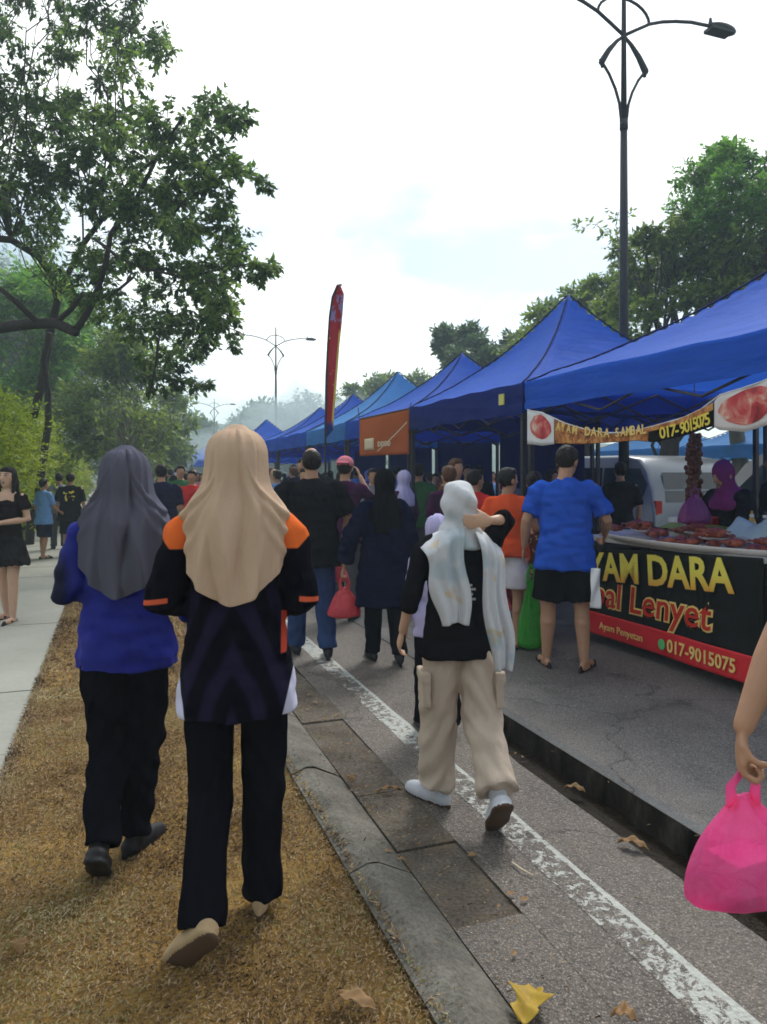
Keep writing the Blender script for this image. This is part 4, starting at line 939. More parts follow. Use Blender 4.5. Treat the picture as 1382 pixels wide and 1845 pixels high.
for i, (s_, r_) in enumerate(((4.85,.15),(5.15,.12))):
    g = G(); seg = 28; g.rings([[Vector((math.cos(2*math.pi*k/seg)*q, math.sin(2*math.pi*k/seg)*q, z_)) for k in range(seg)] for q, z_ in ((r_*.9,0),(r_,.03),(r_,.16),(r_*1.06,.165),(r_*1.06,.172),(r_*.95,.172),(r_*.93,.06))]); g.tube([(r_,0,.12),(r_+.05,0,.13),(r_+.05,.04,.13)], .01, 6); o = g.build('cooking_pot', M_blackmetal, None, True); o.location = ST(s_, tF+1.15, .925); tag(o, '%s dark metal cooking pot on the table behind the tray' % ('wide','small')[i], 'pot')
g = G(); g.tube([(0,-.12,.01),(0,.0,.03),(.01,.13,.012)], .006, 6); g.tube([(.0,-.12,.01),(.03,.0,.03),(.035,.13,.012)], .006, 6); o = g.build('tongs', M_greymetal, None, True); o.location = ST(4.2, TT, .98); o.rotation_euler = (0,0,.5); tag(o, 'steel tongs lying across the fried chicken', 'tongs')
# hanging printed banner over the stall
T2 = 3.68; pts = [(950,738,800),(975,742,803),(1000,756,800),(1050,772,801),(1100,782,797),(1150,776,794),(1180,768,797),(1230,752,785),(1288,728,768),(1300,712,775),(1340,698,778),(1382,684,766),(1440,662,745)]
hb = bpy.data.objects.new('hanging_banner', None); COL.objects.link(hb); HB = onT(1150,780,T2); hb.location = HB; tag(hb, 'sagging printed food banner strung under the nearest canopy', 'banner')
def hbp(px, v, off=0):
    y0 = float(np.interp(px, [p[0] for p in pts], [p[1] for p in pts])); y1 = float(np.interp(px, [p[0] for p in pts], [p[2] for p in pts]))
    return onT(px, y0+(y1-y0)*v, T2)-HB+NRM*(off+.015*math.sin(px*.05))
def seg_(name, a, b, v0, v1, mat, off=0, n=30): return sheet_from_fn(name, lambda u,v: hbp(a+(b-a)*u, v0+(v1-v0)*v, off), n, 8, mat, hb, thick=.003)
m = Mt('meat_print', .5, .3); n = m.noise(7, 4, .6, dist=.8); m.col(m.ramp(n, [(.3,(.2,.01,.015)), (.48,(.55,.05,.06)), (.6,(.62,.22,.17)), (.72,(.75,.6,.5))])); M_meat = m.m
m = Mt('rice_print', .5, .3); n = m.noise(16, 4, .6, dist=.8); m.col(m.ramp(n, [(.35,(.12,.04,.015)), (.5,(.45,.14,.03)), (.62,(.6,.33,.1))])); M_ricep = m.m
seg_('black_panel', 949, 1290, 0, 1, M_blk, 0, 60); seg_('picture', 950, 998, 0, 1, M_white, .004); 
def disc(name, cx_, ca, cv, cb, mat, off):
    g = G(); vs = [hbp(cx_, cv, off)]; N = 40
    for i in range(N): a = 2*math.pi*i/N; rr = 1+.1*noise.noise(Vector((math.cos(a)*2,math.sin(a)*2,cx_))); vs.append(hbp(cx_+ca*math.cos(a)*rr, cv+cb*math.sin(a)*rr, off))
    g.add(vs, [(0, 1+i, 1+(i+1)%N) for i in range(N)]); g.build(name, mat, hb)
disc('picture', 974, 19, .45, .36, M_meat, .008)
seg_('rice_picture', 1000, 1172, .28, .98, M_ricep, .006, 40); seg_('cream_edge', 1000, 1290, .0, .30, M_ricep, .009, 40)
seg_('picture', 1291, 1440, 0, 1, plain('plate_print', (.66,.6,.6), .5), .003, 30); disc('picture', 1350, 52, .46, .40, M_meat, .008)
def banner_text(body, p0, p1, v, size, mat, off, sx=1):
    n = len(body)
    for i, ch in enumerate(body):
        if ch == ' ': continue
        a = p0+(p1-p0)*i/n; A, B = hbp(a, v, off), hbp(a+(p1-p0)/n, v, off); text(ch, size, mat, hb, A, B-A, hbp(a,v-.2,off)-A, 'letter', 0, .002, .001, 1, sx)
banner_text('AYAM DARA SAMBAL', 1004, 1172, .40, .10, M_lyel, .014)
banner_text('017-9015075', 1192, 1284, .88, .115, M_yel, .014)
g = G(); g.tube([hbp(p,0,.004) for p in range(950,1441,35)], .005, 5); g.build('cord', M_white, hb)
# hanging strings behind the counter
g = G()
for i in range(9):
    for j in range(16): g.ell((random.uniform(-.055,.055), random.uniform(-.05,.05), -.05-j*.04), (.022,.022,.026), None, 7, 5)
hp = P(1251,775,6.5); g.tube([(0,0,0),(0,0,.5)], .004, 5); o = link('hanging_bundle', g.mesh('hanging_bundle', [plain('bundle_brown', (.16,.06,.035), .6, sc=20)]), None, hp); tag(o, 'brown knobbly bundle hanging behind the stall beside the vendor', 'hanging bundle')
# ---------------------------------------------------------------- vehicles
def vehicle(label, s_rear, t_mid, L, W, H, body, name, rot=0, openback=False):
    root = bpy.data.objects.new(name, None); COL.objects.link(root); root.location = ST(s_rear+L/2, t_mid, 0); root.rotation_euler = (0,0,ROADROT+rot); tag(root, label, 'van')
    # side profile in (y along, z up); y=-L/2 is the rear
    prof = [(-.5,.35),(-.505,.75),(-.495,1.0),(-.475,1.25),(-.44,.985*1.0+.55),(-.40,H-.06),(-.30,H),(0,H+.01),(.12,H-.04),(.20,H-.2),(.31,1.12),(.42,1.0),(.485,.85),(.5,.6),(.495,.32)]
    P2 = [(a*L if abs(a) <= .51 else a, b) for a, b in prof]
    g = G(); rs = []
    for xx, ins in ((-1,.10),(-.97,.03),(-.9,0),(.9,0),(.97,.03),(1,.10)):
        ring = []
        for a, b in P2:
            tumble = 1-max(0,(b-1.0))*.16; ring.append(Vector((xx*W/2*tumble, a*(1-ins*.12), b-(ins*.35 if b > 1.2 else 0))))
        rs.append(ring)
    g.rings(rs, 0); bo = g.build('body', body, root, True)
    glass = M_glass
    for sx in (-1,1):
        def W_(y, z, off=.006): 
            tm = 1-max(0,(z-1.0))*.16; return Vector((sx*(W/2*tm+off), y*L, z))
        for q in ([(-.43,1.08),(-.455,1.3),(-.41,1.52),(-.22,1.54),(-.22,1.04),(-.36,1.02)], [(-.205,1.04),(-.205,1.54),(.02,1.54),(.02,1.04)], [(.04,1.04),(.04,1.54),(.12,1.5),(.235,1.1),(.235,1.04)]):
            g = G(); g.add([W_(a,b*H/1.72) for a,b in q]+[W_(a,b*H/1.72,-.01) for a,b in q], [tuple(range(len(q))), tuple(range(2*len(q)-1,len(q)-1,-1))]+[(i,(i+1)%len(q),len(q)+(i+1)%len(q),len(q)+i) for i in range(len(q))]); g.build('window', glass, root)
        for y in (-.31,.31):
            g = G(); g.tube([(sx*(W/2-.2),y*L,.32),(sx*(W/2+.01),y*L,.32)], [.32,.32], 24); wh = g.build('wheel', plain_tyre, root); g = G(); g.tube([(sx*(W/2+.0),y*L,.32),(sx*(W/2+.02),y*L,.32)], [.2,.19], 18); g.build('rim', M_greymetal, wh)
        g = G(); g.box((sx*W*.445,-L*.49,.98), (.10,.07,.24)); g.build('tail_light', M_tail, root)
        g = G(); g.box((sx*(W/2+.012), -.05*L, .95), (.02,.16,.03)); g.build('door_handle', M_greymetal, root)
    g = G(); g.add([(-W*.36,-L*.486,1.08),(W*.36,-L*.486,1.08),(W*.32,-L*.447,1.5),(-W*.32,-L*.447,1.5)], [(0,1,2,3)]); rw = g.build('rear_window', glass, root); rw.location.y = -.02
    g = G(); g.box((0,-L*.505,.42), (W*.92,.12,.26)); g.build('bumper', body, root)
    return root
M_glass = Mt('dark_glass', .08, .6).col((.02,.03,.045)).m; plain_tyre = plain('tyre', (.015,.015,.015), .8); M_tail = plain('tail_light_red', (.5,.02,.015), .25, .6)
M_silver = plain('car_silver', (.20,.22,.25), .3, .6, .4, .05); M_dk = plain('car_dark', (.03,.03,.035), .3, .6)
van = vehicle('silver people carrier with dark windows parked behind the stall', 8.4, 7.9, 4.3, 1.72, 1.76, M_silver, 'parked_van')
vehicle('dark van with red tail lights parked behind the vendor', 5.9, 9.9, 4.2, 1.75, 1.85, M_dk, 'parked_van', .0)
M_box = plain('cardboard', (.32,.2,.11), .8)
# simple stall tables under the other canopies, dressed with boxes and trays
def stalltable(label, s, t, L, col, seed):
    rd = random.Random(seed); r = bpy.data.objects.new('stall_table', None); COL.objects.link(r); b = ST(s,t,0); r.location = b; r.rotation_euler = (0,0,ROADROT); tag(r, label, 'stall table', 'stall tables under the far canopies')
    g = G(); g.box((0,0,.78), (.7,L,.03)); g.build('table_top', M_white, r)
    sheet_from_fn('skirt', lambda u,v: Vector((-.36+.015*math.sin(u*30)*(v), (u-.5)*L, .77-.7*v)), 50, 4, col, r, thick=.004)
    for a in (-1,1):
        for c in (-1,1): g = G(); g.tube([(a*.3,c*L*.46,0),(a*.3,c*L*.46,.77)], .015, 6); g.build('leg', M_blackmetal, r)
    for i in range(4):
        y = (rd.random()-.5)*L*.85; h = rd.uniform(.08,.26); g = G(); g.box((0,0,h/2), (rd.uniform(.2,.4),rd.uniform(.2,.35),h)); g.box((0,0,h+.004), (.2,.18,.012)); o = link('food_box', g.mesh('food_box', [rd.choice([M_box, M_white, M_red, M_yel, M_clear])], False), None, ST(s+y, t-.1+rd.random()*.2, .797), ROADROT+rd.uniform(-.3,.3)); tag(o, 'food box standing on a shaded stall table under the canopies', 'box', 'boxes on the shaded stall tables')
cols = [cloth('cloth_maroon', (.16,.02,.03)), cloth('cloth_green', (.03,.12,.04)), cloth('cloth_navy', (.02,.03,.1)), cloth('cloth_yellow', (.5,.36,.05))]
for i, (s_, w_) in enumerate(((7.7,'maroon'),(10.6,'green'),(13.5,'navy'),(16.4,'yellow'),(19.4,'maroon skirted far'),(22.4,'green skirted far'))): stalltable('shaded stall table with a %s cloth under the canopies' % w_, s_, 4.35, 2.3, cols[i%4], i)
# ---------------------------------------------------------------- people in front
V3 = Vector
def world(body, S, p): return body.location + Matrix.Rotation(body.rotation_euler.z, 3, 'Z') @ S(p)
# woman in beige headscarf
m = Mt('jersey', .8, .03); x, y, z = m.xyz(); ax = x.abs(); n = m.noise(6, 4, .6)
ang = m.nt.nodes.new('ShaderNodeTexWave'); ang.wave_type = 'BANDS'; ang.bands_direction = 'DIAGONAL'; ang.inputs['Scale'].default_value = 5.5; ang.inputs['Distortion'].default_value = 5; ang.inputs['Detail'].default_value = 2; ang.inputs['Detail Scale'].default_value = .8
mpn = m.nt.nodes.new('ShaderNodeMapping'); mpn.inputs['Scale'].default_value = (1,0,.45)
cmb = m.nt.nodes.new('ShaderNodeCombineXYZ'); m.nt.links.new(ax.s, cmb.inputs[0]); m.nt.links.new(z.s, cmb.inputs[2]); m.nt.links.new(cmb.outputs[0], mpn.inputs[0]); m.nt.links.new(mpn.outputs[0], ang.inputs['Vector'])
wv = E(m.nt, ang.outputs[1])
c = m.mix(wv.gt(.55,.5)*z.lt(1.12,.1)*(ax).lt(.17,.03)*.75, (.004,.004,.008), (.020,.016,.045))
c = m.mix(z.gt(1.235,.004)*(ax*1.0+z*-.93).lt(-.948,.006)*ax.gt(.10,.004), c, (.72,.14,.03))
c = m.mix((ax-z*.24).gt(-.018,.004)*z.lt(.93,.01), c, (.56,.56,.72))
c = m.mix(x.gt(.146,.003)*z.lt(1.03,.004)*z.gt(.90,.004)*ax.lt(.163,.003), c, (.55,.07,.04))
cz = (z-ax*-.12); c = m.mix(ax.gt(.205,.003)*cz.gt(1.092,.003)*cz.lt(1.108,.003), c, (.6,.11,.05))
m.col(c); m.bump(m.noise(11,4,.6,stretch=(1,1,.5)), .5, .02); M_jersey = m.m
M_bp = cloth('trousers_black', (.0075,.0075,.011), .9, .35, .5, 6)
M_beige = cloth('headscarf_beige', (.53,.375,.27), .75, .06, .35, 22); M_greyh = cloth('headscarf_grey', (.10,.10,.135), .7, .1, .3, 9)
M_shoeb = plain('shoe_beige', (.38,.27,.15), .8)
k1 = 1.575/1.70
def legs1(l, kl, r, kr): return ((l, kl), (r, kr))
W1 = person('woman in a long beige headscarf and black jersey with orange shoulders', 427, 2.42, 1.585, R(5), skin_k='tan', female=True, voxel=.0075, hair=None, shoe=M_shoeb,
  pose=dict(legs=((-4,30),(5,2)), stance=-1.6, hipx=.100, ell=(-.248,-.05,1.125), wrl=(-.12,.19,1.10), elr=(.222,-.04,1.12), wrr=(.12,.20,1.12), shoek=.88, footl=40, toel=50, footr=6, toer=4, sole=True, shw=.174, curll=.9, curlr=.9),
  top=dict(mat=M_jersey, name='jersey', sleeve=.78, amp=.006, sr=(.072,.070,.066,.058), rings=[(.735,0,0,.210,.165),(.80,0,0,.206,.16),(.92,0,0,.192,.14),(1.02,0,0,.178,.13),(1.12,0,0,.165,.122),(1.22,0,0,.172,.122),(1.31,0,0,.178,.118),(1.375,0,0,.17,.10),(1.42,0,-.008,.12,.078),(1.46,0,-.012,.066,.06)]),
  bottom=dict(mat=M_bp, r=(.092,.078,.070,.076), amp=.004, drop=-.025), wr=.82)
hijab_loft(W1[0], M_beige, [(1.0,.16,.16,.16),(1.10,.165,.165,.16),(1.20,.166,.165,.155),(1.27,.168,.160,.15),(1.315,.174,.150,.14),(1.335,.165,.145,.13),(1.36,.160,.135,.12),(1.40,.118,.122,.11),(1.45,.106,.118,.11),(1.50,.103,.120,.115),(1.54,.100,.112,.108),(1.575,.078,.09,.088),(1.60,.042,.05,.05),(1.61,.0,.0,.0)], 1.61, 1.045, 1.235, 1.15,
  [(-8,7,.016),(8,6,-.010),(22,8,.014),(-30,9,.012),(-50,8,.010),(48,9,.010),(-19,5,-.008),(38,5,-.006),(75,10,.008),(-75,10,.008)], face=(1.40,1.53), dz=W1[1]['dz'])
# woman in grey headscarf
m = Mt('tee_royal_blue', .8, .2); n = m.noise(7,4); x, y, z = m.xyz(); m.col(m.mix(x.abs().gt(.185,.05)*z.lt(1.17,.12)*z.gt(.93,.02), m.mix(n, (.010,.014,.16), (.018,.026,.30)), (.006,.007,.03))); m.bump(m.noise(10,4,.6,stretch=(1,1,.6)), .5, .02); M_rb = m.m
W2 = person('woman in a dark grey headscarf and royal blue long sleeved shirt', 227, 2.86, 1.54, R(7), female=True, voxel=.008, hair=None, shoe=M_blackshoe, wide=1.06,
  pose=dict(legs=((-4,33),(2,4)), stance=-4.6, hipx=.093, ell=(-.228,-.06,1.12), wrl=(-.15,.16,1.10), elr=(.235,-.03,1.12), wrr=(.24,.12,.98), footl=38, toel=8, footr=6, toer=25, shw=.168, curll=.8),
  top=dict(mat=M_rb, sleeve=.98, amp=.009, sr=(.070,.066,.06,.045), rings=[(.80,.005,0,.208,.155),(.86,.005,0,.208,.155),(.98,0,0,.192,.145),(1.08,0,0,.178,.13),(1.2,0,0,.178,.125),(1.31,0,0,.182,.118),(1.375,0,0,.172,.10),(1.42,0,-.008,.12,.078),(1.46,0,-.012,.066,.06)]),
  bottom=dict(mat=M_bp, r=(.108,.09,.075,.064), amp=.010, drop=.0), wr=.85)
hijab_loft(W2[0], M_greyh, [(.98,.15,.16,.16),(1.08,.165,.165,.16),(1.18,.170,.165,.155),(1.25,.172,.160,.15),(1.295,.172,.150,.14),(1.325,.15,.135,.12),(1.365,.118,.12,.11),(1.42,.108,.118,.11),(1.46,.102,.116,.112),(1.50,.094,.108,.105),(1.535,.072,.085,.085),(1.558,.04,.05,.05),(1.567,.0,.0,.0)], 1.567, 1.0, 1.20, 1.12,
  [(-2,8,.020),(14,5,-.016),(24,6,.014),(38,8,.012),(-35,8,.010),(-55,9,.012),(62,8,.012),(-18,6,-.006)], face=(1.36,1.49), dz=W2[1]['dz'])
# girl with white shawl
m = Mt('shawl_white', .7, .25); n = m.noise(4.5, 3, .5); n2 = m.noise(7,2)
c = m.mix(n.gt(.60,.06)*.45, (.66,.68,.72), (.30,.48,.55)); c = m.mix(n2.gt(.63,.05)*.5, c, (.65,.45,.16)); m.col(c); m.bump(m.noise(16,4,.6,stretch=(1,1,.3)), .5, .02); m.transl(.15); M_shawl = m.m
M_cargo = cloth('cargo_beige', (.50,.41,.33), .85, .16, .7, 9); M_blkt = cloth('tee_black', (.012,.012,.015), .85, .3, .5, 8)
M_sneak = plain('sneaker_white', (.52,.54,.58), .6)
def g3x(bo, J, S, U, HD, k, sh):
    # shawl head wrap
    g = G(); g.ell(S(HD((0,-.018,1.605))), (.092*k,.106*k,.112*k), None, 20, 12); g.tube([S(HD((0,-.02,1.59))), S(HD((0,-.012,1.50))), S(U((0,-.01,1.43)))], [.090*k,.084*k,.098*k], 20)
    g.zloft([(1.36,0,-.01,.15,.12),(1.42,0,-.01,.13,.105),(1.5,0,-.01,.085,.09)], xf=lambda p: S(U(p)))
    sh(g, 'headscarf', M_shawl, .008, 4, lambda c: .005*math.sin(c.z*60+c.x*45)+.006*noise.noise(c*18))
    def panel(x0, x1, zt, zb, yy, sw, bow=0, xs=0):
        def fn(u, v):
            x = x0+(x1-x0)*u+xs*v; zz = zt+(zb-zt)*v; wv_ = .011*math.sin(u*9+v*3)+.008*math.sin(u*19+2)
            over = max(0, 1-v*7); return V3((x+.012*math.sin(v*8+u*2)-(u-.5)*sw*v, yy+wv_+over*over*.12-bow*math.sin(v*3.1), zz-max(0,abs(x)-.05)*.75*(1-v)-.03*abs(u-.5)*v)) 
        return sheet_from_fn('shawl_end', fn, 26, 50, M_shawl, bo, thick=.006)
    panel(-.185, -.005, 1.262, .84, -.130, .05, .0, .05)
    panel(.045, .165, 1.25, .64, -.135, .03, .02, .06)
    # cape part over the shoulders
    g = G(); g.zloft([(1.26,0,-.01,.215,.135),(1.34,0,-.01,.195,.13),(1.41,0,-.01,.135,.11),(1.46,0,-.01,.09,.09)], xf=lambda p: S(U(p)))
    # cargo pockets
    for nm, sx in (('l',-1),('r',1)):
        a, b = J['hip'+nm], J['kn'+nm]; q = a.lerp(b,.62)+V3((sx*.085,-.02,0)); g2 = G(); g2.box(S(q), (.035,.13,.15)); g2.box(S(q+V3((sx*.006,0,.07))), (.04,.14,.045)); sh(g2, 'cargo_pocket', M_cargo, .008, 3, lambda c: .004*noise.noise(c*30))
    g3 = G()
    for (x,zz) in ((-.005,1.13),(.01,1.11),(-.002,1.085),(.01,1.06)): g3.box((x+.02,-.128,zz*k+.04), (.028,.004,.010))
    g3.build('print', M_greymetal, bo)
W3 = person('girl with a white patterned shawl and beige cargo trousers raising one hand to her head', 826, 3.28, 1.44, R(8), female=True, skin_k='light', voxel=.0075, hair=None, shoe=M_sneak, headyaw=-12,
  pose=dict(legs=((5,1),(-12,32)), stance=1.6, hipx=.088, ell=(-.255,-.05,1.14), wrl=(-.29,.03,.93), elr=(.245,-.05,1.51), wrr=(.150,-.125,1.51), handr=(-.85,-.12,-.05), palmr=(0,1,0), thumbr=(0,0,1), footl=0, toel=38, footr=46, toer=2, shw=.165, curlr=.45, curll=.5, sole=True, shoek=1.15),
  top=dict(mat=M_blkt, hem=.80, sleeve=.74, sr=(.066,.058,.052,.050), flare=1.08, amp=.006), bottom=dict(mat=M_cargo, r=(.102,.098,.094,.104), amp=.010, drop=.025), wr=.85, extra=g3x)
# left panel pieces hang from the shoulders
# man in black tee
M_jean = cloth('jeans_blue', (.03,.055,.14), .85, .35, .6, 12); M_navyt = cloth('tunic_navy', (.008,.010,.03), .85, .3, .5, 7); M_blackh = cloth('headscarf_black', (.009,.009,.011), .8, .3, .5, 9)
W4 = person('broad man in a black tee and blue jeans walking away behind the beige scarfed woman', 561, 6.05, 1.70, R(14), voxel=.012, wide=1.28, bald=True, skin_k='tan', pose=dict(legs=((8,3),(-6,10)), stance=2.5, elr=(.30,-.02,1.12), wrr=(.29,.10,.90), curlr=1.0, ell=(-.31,-.03,1.12), wrl=(-.3,.08,.9), shw=.19),
  top=dict(mat=M_blkt, hem=.74, sleeve=.44, flare=1.1, sr=(.078,.078,.07,.06)), bottom=dict(mat=M_jean, r=(.115,.09,.075,.078)))
def neckband(bo, J, S, U, HD, k, sh): pass
W5 = person('woman in a navy tunic and black headscarf walking away with a red bag', 693, 5.86, 1.51, R(12), voxel=.012, female=True, hijab=dict(mat=M_blackh, hem=1.14), pose=dict(legs=((6,3),(-7,12)), stance=1.0, ell=(-.30,.0,1.14), wrl=(-.36,.03,.86), curll=1.1),
  top=dict(mat=M_navyt, name='tunic', sleeve=.97, sr=(.078,.08,.08,.08), hem=.52, rings=[(.50,0,0,.27,.19),(.7,0,0,.255,.18),(.95,0,0,.225,.16),(1.15,0,0,.2,.14),(1.3,0,0,.185,.125),(1.38,0,0,.165,.10),(1.43,0,-.01,.11,.08),(1.46,0,-.012,.07,.06)], amp=.009), bottom=dict(mat=M_bp, r=(.09,.085,.075,.07)))
# man in blue tee
M_bt = cloth('tee_bright_blue', (.022,.085,.46), .85, .15, .5, 7); M_sh = cloth('shorts_black', (.008,.008,.010), .9, .3, .5, 8); M_sand = plain('sandal_black', (.01,.01,.012), .7)
W6 = person('man in a bright blue tee and black shorts choosing food at the chicken stall', 1018, 5.62, 1.70, R(-14), voxel=.011, wide=1.16, pose=dict(legs=((3,2),(-2,3)), stance=5.0, lean=5, elr=(.31,.03,1.13), wrr=(.30,.22,1.02), curlr=.9, ell=(-.29,-.02,1.12), wrl=(-.31,.07,.92), shw=.185, toel=22, toer=24), shoe=M_sand, headyaw=-28, headpitch=12,
  top=dict(mat=M_bt, hem=.76, sleeve=.40, flare=1.10, sr=(.074,.066,.06,.06), amp=.010), bottom=dict(mat=M_sh, kind='shorts', len=.44, r=(.12,.115,.1,.1)), wr=1.08)
g = G(); 
o = sheet_from_fn('paper_napkin', lambda u,v: V3(((u-.5)*.06*(1+.3*v), .015*math.sin(v*7+u*5), -.29*v)), 8, 20, M_white, None, thick=.004); o.location = P(1073,1024,5.38); tag(o, 'white cloth strip hanging beside the black shorts of the man in blue', 'towel')
# orange vest shopper
M_orv = cloth('vest_orange', (.68,.09,.03), .8, .15, .5, 8); M_whs = cloth('shorts_white', (.6,.58,.62), .85, .1, .5, 8)
W7 = person('shopper in an orange vest and white shorts standing left of the man in blue', 915, 6.35, 1.53, R(-25), voxel=.013, female=True, wide=1.1, hair='short', headyaw=-35, pose=dict(legs=((4,3),(-3,4)), stance=2.5, elr=(.26,.05,1.13), wrr=(.2,.25,1.1), wrl=(-.23,.12,.9)), shoe=M_sand,
  top=dict(mat=M_orv, hem=.86, sleeve=.30, flare=1.05, sr=(.07,.07,.06,.06)), bottom=dict(mat=M_whs, kind='shorts', len=.40, r=(.11,.11,.1,.1)))
m = Mt('dress_floral', .8, .2); v = m.vor(16, out='Color'); vd = m.vor(11); c = m.mix(vd.lt(.34,.08), (.10,.03,.025), (.62,.12,.04)); c = m.mix(m.noise(22,3).gt(.6,.05), c, (.55,.4,.2)); m.col(c); M_floral = m.m
W8 = person('woman in an orange floral dress half hidden by the man in blue', 963, 6.75, 1.50, R(-20), voxel=.014, female=True, wide=1.1, hair='bun', pose=dict(elr=(.24,.05,1.13), wrr=(.15,.24,1.12), wrl=(-.22,.13,.88)), shoe=M_sand, top=dict(mat=M_floral, name='dress', hem=.55, sleeve=.42, flare=1.3), bottom=dict(mat=M_sh, kind='shorts', len=.45, r=(.1,.1,.1,.1)))
M_tw = cloth('tee_white', (.6,.6,.62), .85, .1, .5, 9); M_tred = cloth('tee_red', (.5,.03,.03), .85, .15, .5, 9); M_tgrey = cloth('tee_grey', (.2,.21,.23)); M_tpur = cloth('shirt_purple_black', (.05,.015,.05)); M_lav = cloth('headscarf_lavender', (.45,.42,.66), .8, .1, .5, 9)
M_tlb = cloth('tee_light_blue', (.16,.32,.62)); M_tnavy = cloth('tee_navy', (.012,.012,.035)); M_pgrey = cloth('trousers_grey', (.07,.07,.08)); M_tpink = cloth('tee_pink', (.6,.2,.25)); M_khaki = cloth('trousers_khaki', (.22,.17,.11)); M_tbrown = cloth('tee_brown', (.12,.06,.04)); M_tgreen = cloth('tee_green', (.04,.12,.05))
person('small child in a lavender headscarf just ahead of the white shawl girl', 787, 4.25, 1.235, R(10), voxel=.01, female=True, hijab=dict(mat=M_lav, hem=1.12), top=dict(mat=M_lav, hem=.75, sleeve=.95), bottom=dict(mat=M_bp))
person('boy in a white tee with red sleeves behind the raised hand', 857, 7.4, 1.52, R(-40), voxel=.015, headyaw=-20, top=dict(mat=M_tred, hem=.8, sleeve=.45), bottom=dict(mat=M_jean), extra=lambda bo,J,S,U,HD,k,sh: (lambda g: (g.zloft([(.84,0,0,.178,.135),(1.05,0,0,.16,.12),(1.3,0,0,.165,.122),(1.36,0,0,.12,.115)], xf=lambda p:S(U(p))), sh(g,'vest',M_tw)))(G()))
person('brown haired shopper whose head tops the white headscarf', 808, 7.6, 1.56, R(20), voxel=.015, hair='brown', top=dict(mat=M_tpur, hem=.8, sleeve=.45), bottom=dict(mat=M_bp))
person('man in a pink cap and dark purple shirt with his arm raised', 622, 7.6, 1.65, R(-15), voxel=.014, cap=dict(mat=M_tpink, brim=-1), pose=dict(elr=(.25,.12,1.25), wrr=(.10,.22,1.5)), top=dict(mat=M_tpur, hem=.8, sleeve=.42), bottom=dict(mat=M_pgrey))
# left side people
M_blkfr = cloth('top_black', (.014,.010,.012))
def skirtx(bo, J, S, U, HD, k, sh): pass
W9 = person('woman in a black top and frilly black shorts walking towards the camera on the path', 14, 7.4, 1.55, R(172), voxel=.010, female=True, hair='long', face=True, skin_k='light', shoe=M_sand,
  pose=dict(legs=((6,4),(-5,8)), stance=1.5, elr=(.235,-.01,1.13), wrr=(.16,.20,1.08), ell=(-.235,-.01,1.13), wrl=(-.05,.24,1.10), curll=.8, curlr=.8, handr=(-.6,.6,0), handl=(.7,.5,0), palmr=(0,0,1), palml=(0,0,1)),
  top=dict(mat=M_blkfr, hem=.90, sleeve=.28, sr=(.062,.066,.06,.06), rings=[(.88,0,0,.172,.128),(1.05,0,0,.142,.108),(1.2,0,0,.158,.115),(1.30,0,.005,.165,.112),(1.35,0,-.01,.15,.085),(1.385,0,-.02,.12,.06)]),
  bottom=dict(mat=cloth('shorts_frilly', (.02,.018,.02), .8, .5, .9, 30), kind='shorts', len=.32, r=(.125,.135,.1,.1), amp=.014))
g = G(); g.box((0,0,0), (.075,.15,.012)); o = link('phone', g.mesh('phone', [M_white], False), None, world(W9[0], W9[2], (.03,.285,1.045)), R(80)); tag(o, 'pale phone held by the woman in the black top', 'phone')
person('child in a light blue tee and dark shorts standing on the path', 79, 12.9, 1.40, R(-30), voxel=.016, wide=1.05, top=dict(mat=M_tlb, hem=.74, sleeve=.42, flare=1.15), bottom=dict(mat=M_tnavy, kind='shorts', len=.5, r=(.11,.1,.1,.1)), shoe=M_sand, pose=dict(elr=(.2,.1,1.1), wrr=(.15,.28,1.0)))
def goldx(bo, J, S, U, HD, k, sh):
    g = G(); rd = random.Random(3)
    for i in range(24): g.ell((rd.uniform(-.09,.09), -.128*k-.004, rd.uniform(1.14,1.32)*k), (rd.uniform(.012,.028),.004,rd.uniform(.01,.022)), None, 8, 5)
    g.build('back_print', M_yel, bo)
person('man in a black tee with a gold back print by the hedge', 127, 13.3, 1.50, R(10), voxel=.015, wide=1.2, top=dict(mat=M_blkt, hem=.74, sleeve=.45, flare=1.2), bottom=dict(mat=M_sh, kind='shorts', len=.5, r=(.12,.11,.1,.1)), shoe=M_sand, extra=goldx)
person('grey shirted person half hidden behind the gold printed tee', 106, 14.6, 1.50, R(30), voxel=.017, top=dict(mat=M_tgrey, hem=.8, sleeve=.45), bottom=dict(mat=M_pgrey))
person('broad man in a navy tee between the two headscarfed women', 291, 9.9, 1.61, R(12), voxel=.014, wide=1.28, top=dict(mat=M_tnavy, hem=.8, sleeve=.45), bottom=dict(mat=M_jean))
def packx(bo, J, S, U, HD, k, sh):
    g = G(); g.ell((0,-.2*k,1.15*k), (.13,.09,.2)); g.ell((0,-.26*k,1.05*k), (.1,.05,.09)); sh(g, 'backpack', M_tlb, .015, 3)
person('person in a white tee carrying a pale blue backpack left of the beige headscarf', 333, 14.8, 1.52, R(10), voxel=.016, top=dict(mat=M_tw, hem=.8, sleeve=.45), bottom=dict(mat=M_pgrey), extra=packx)
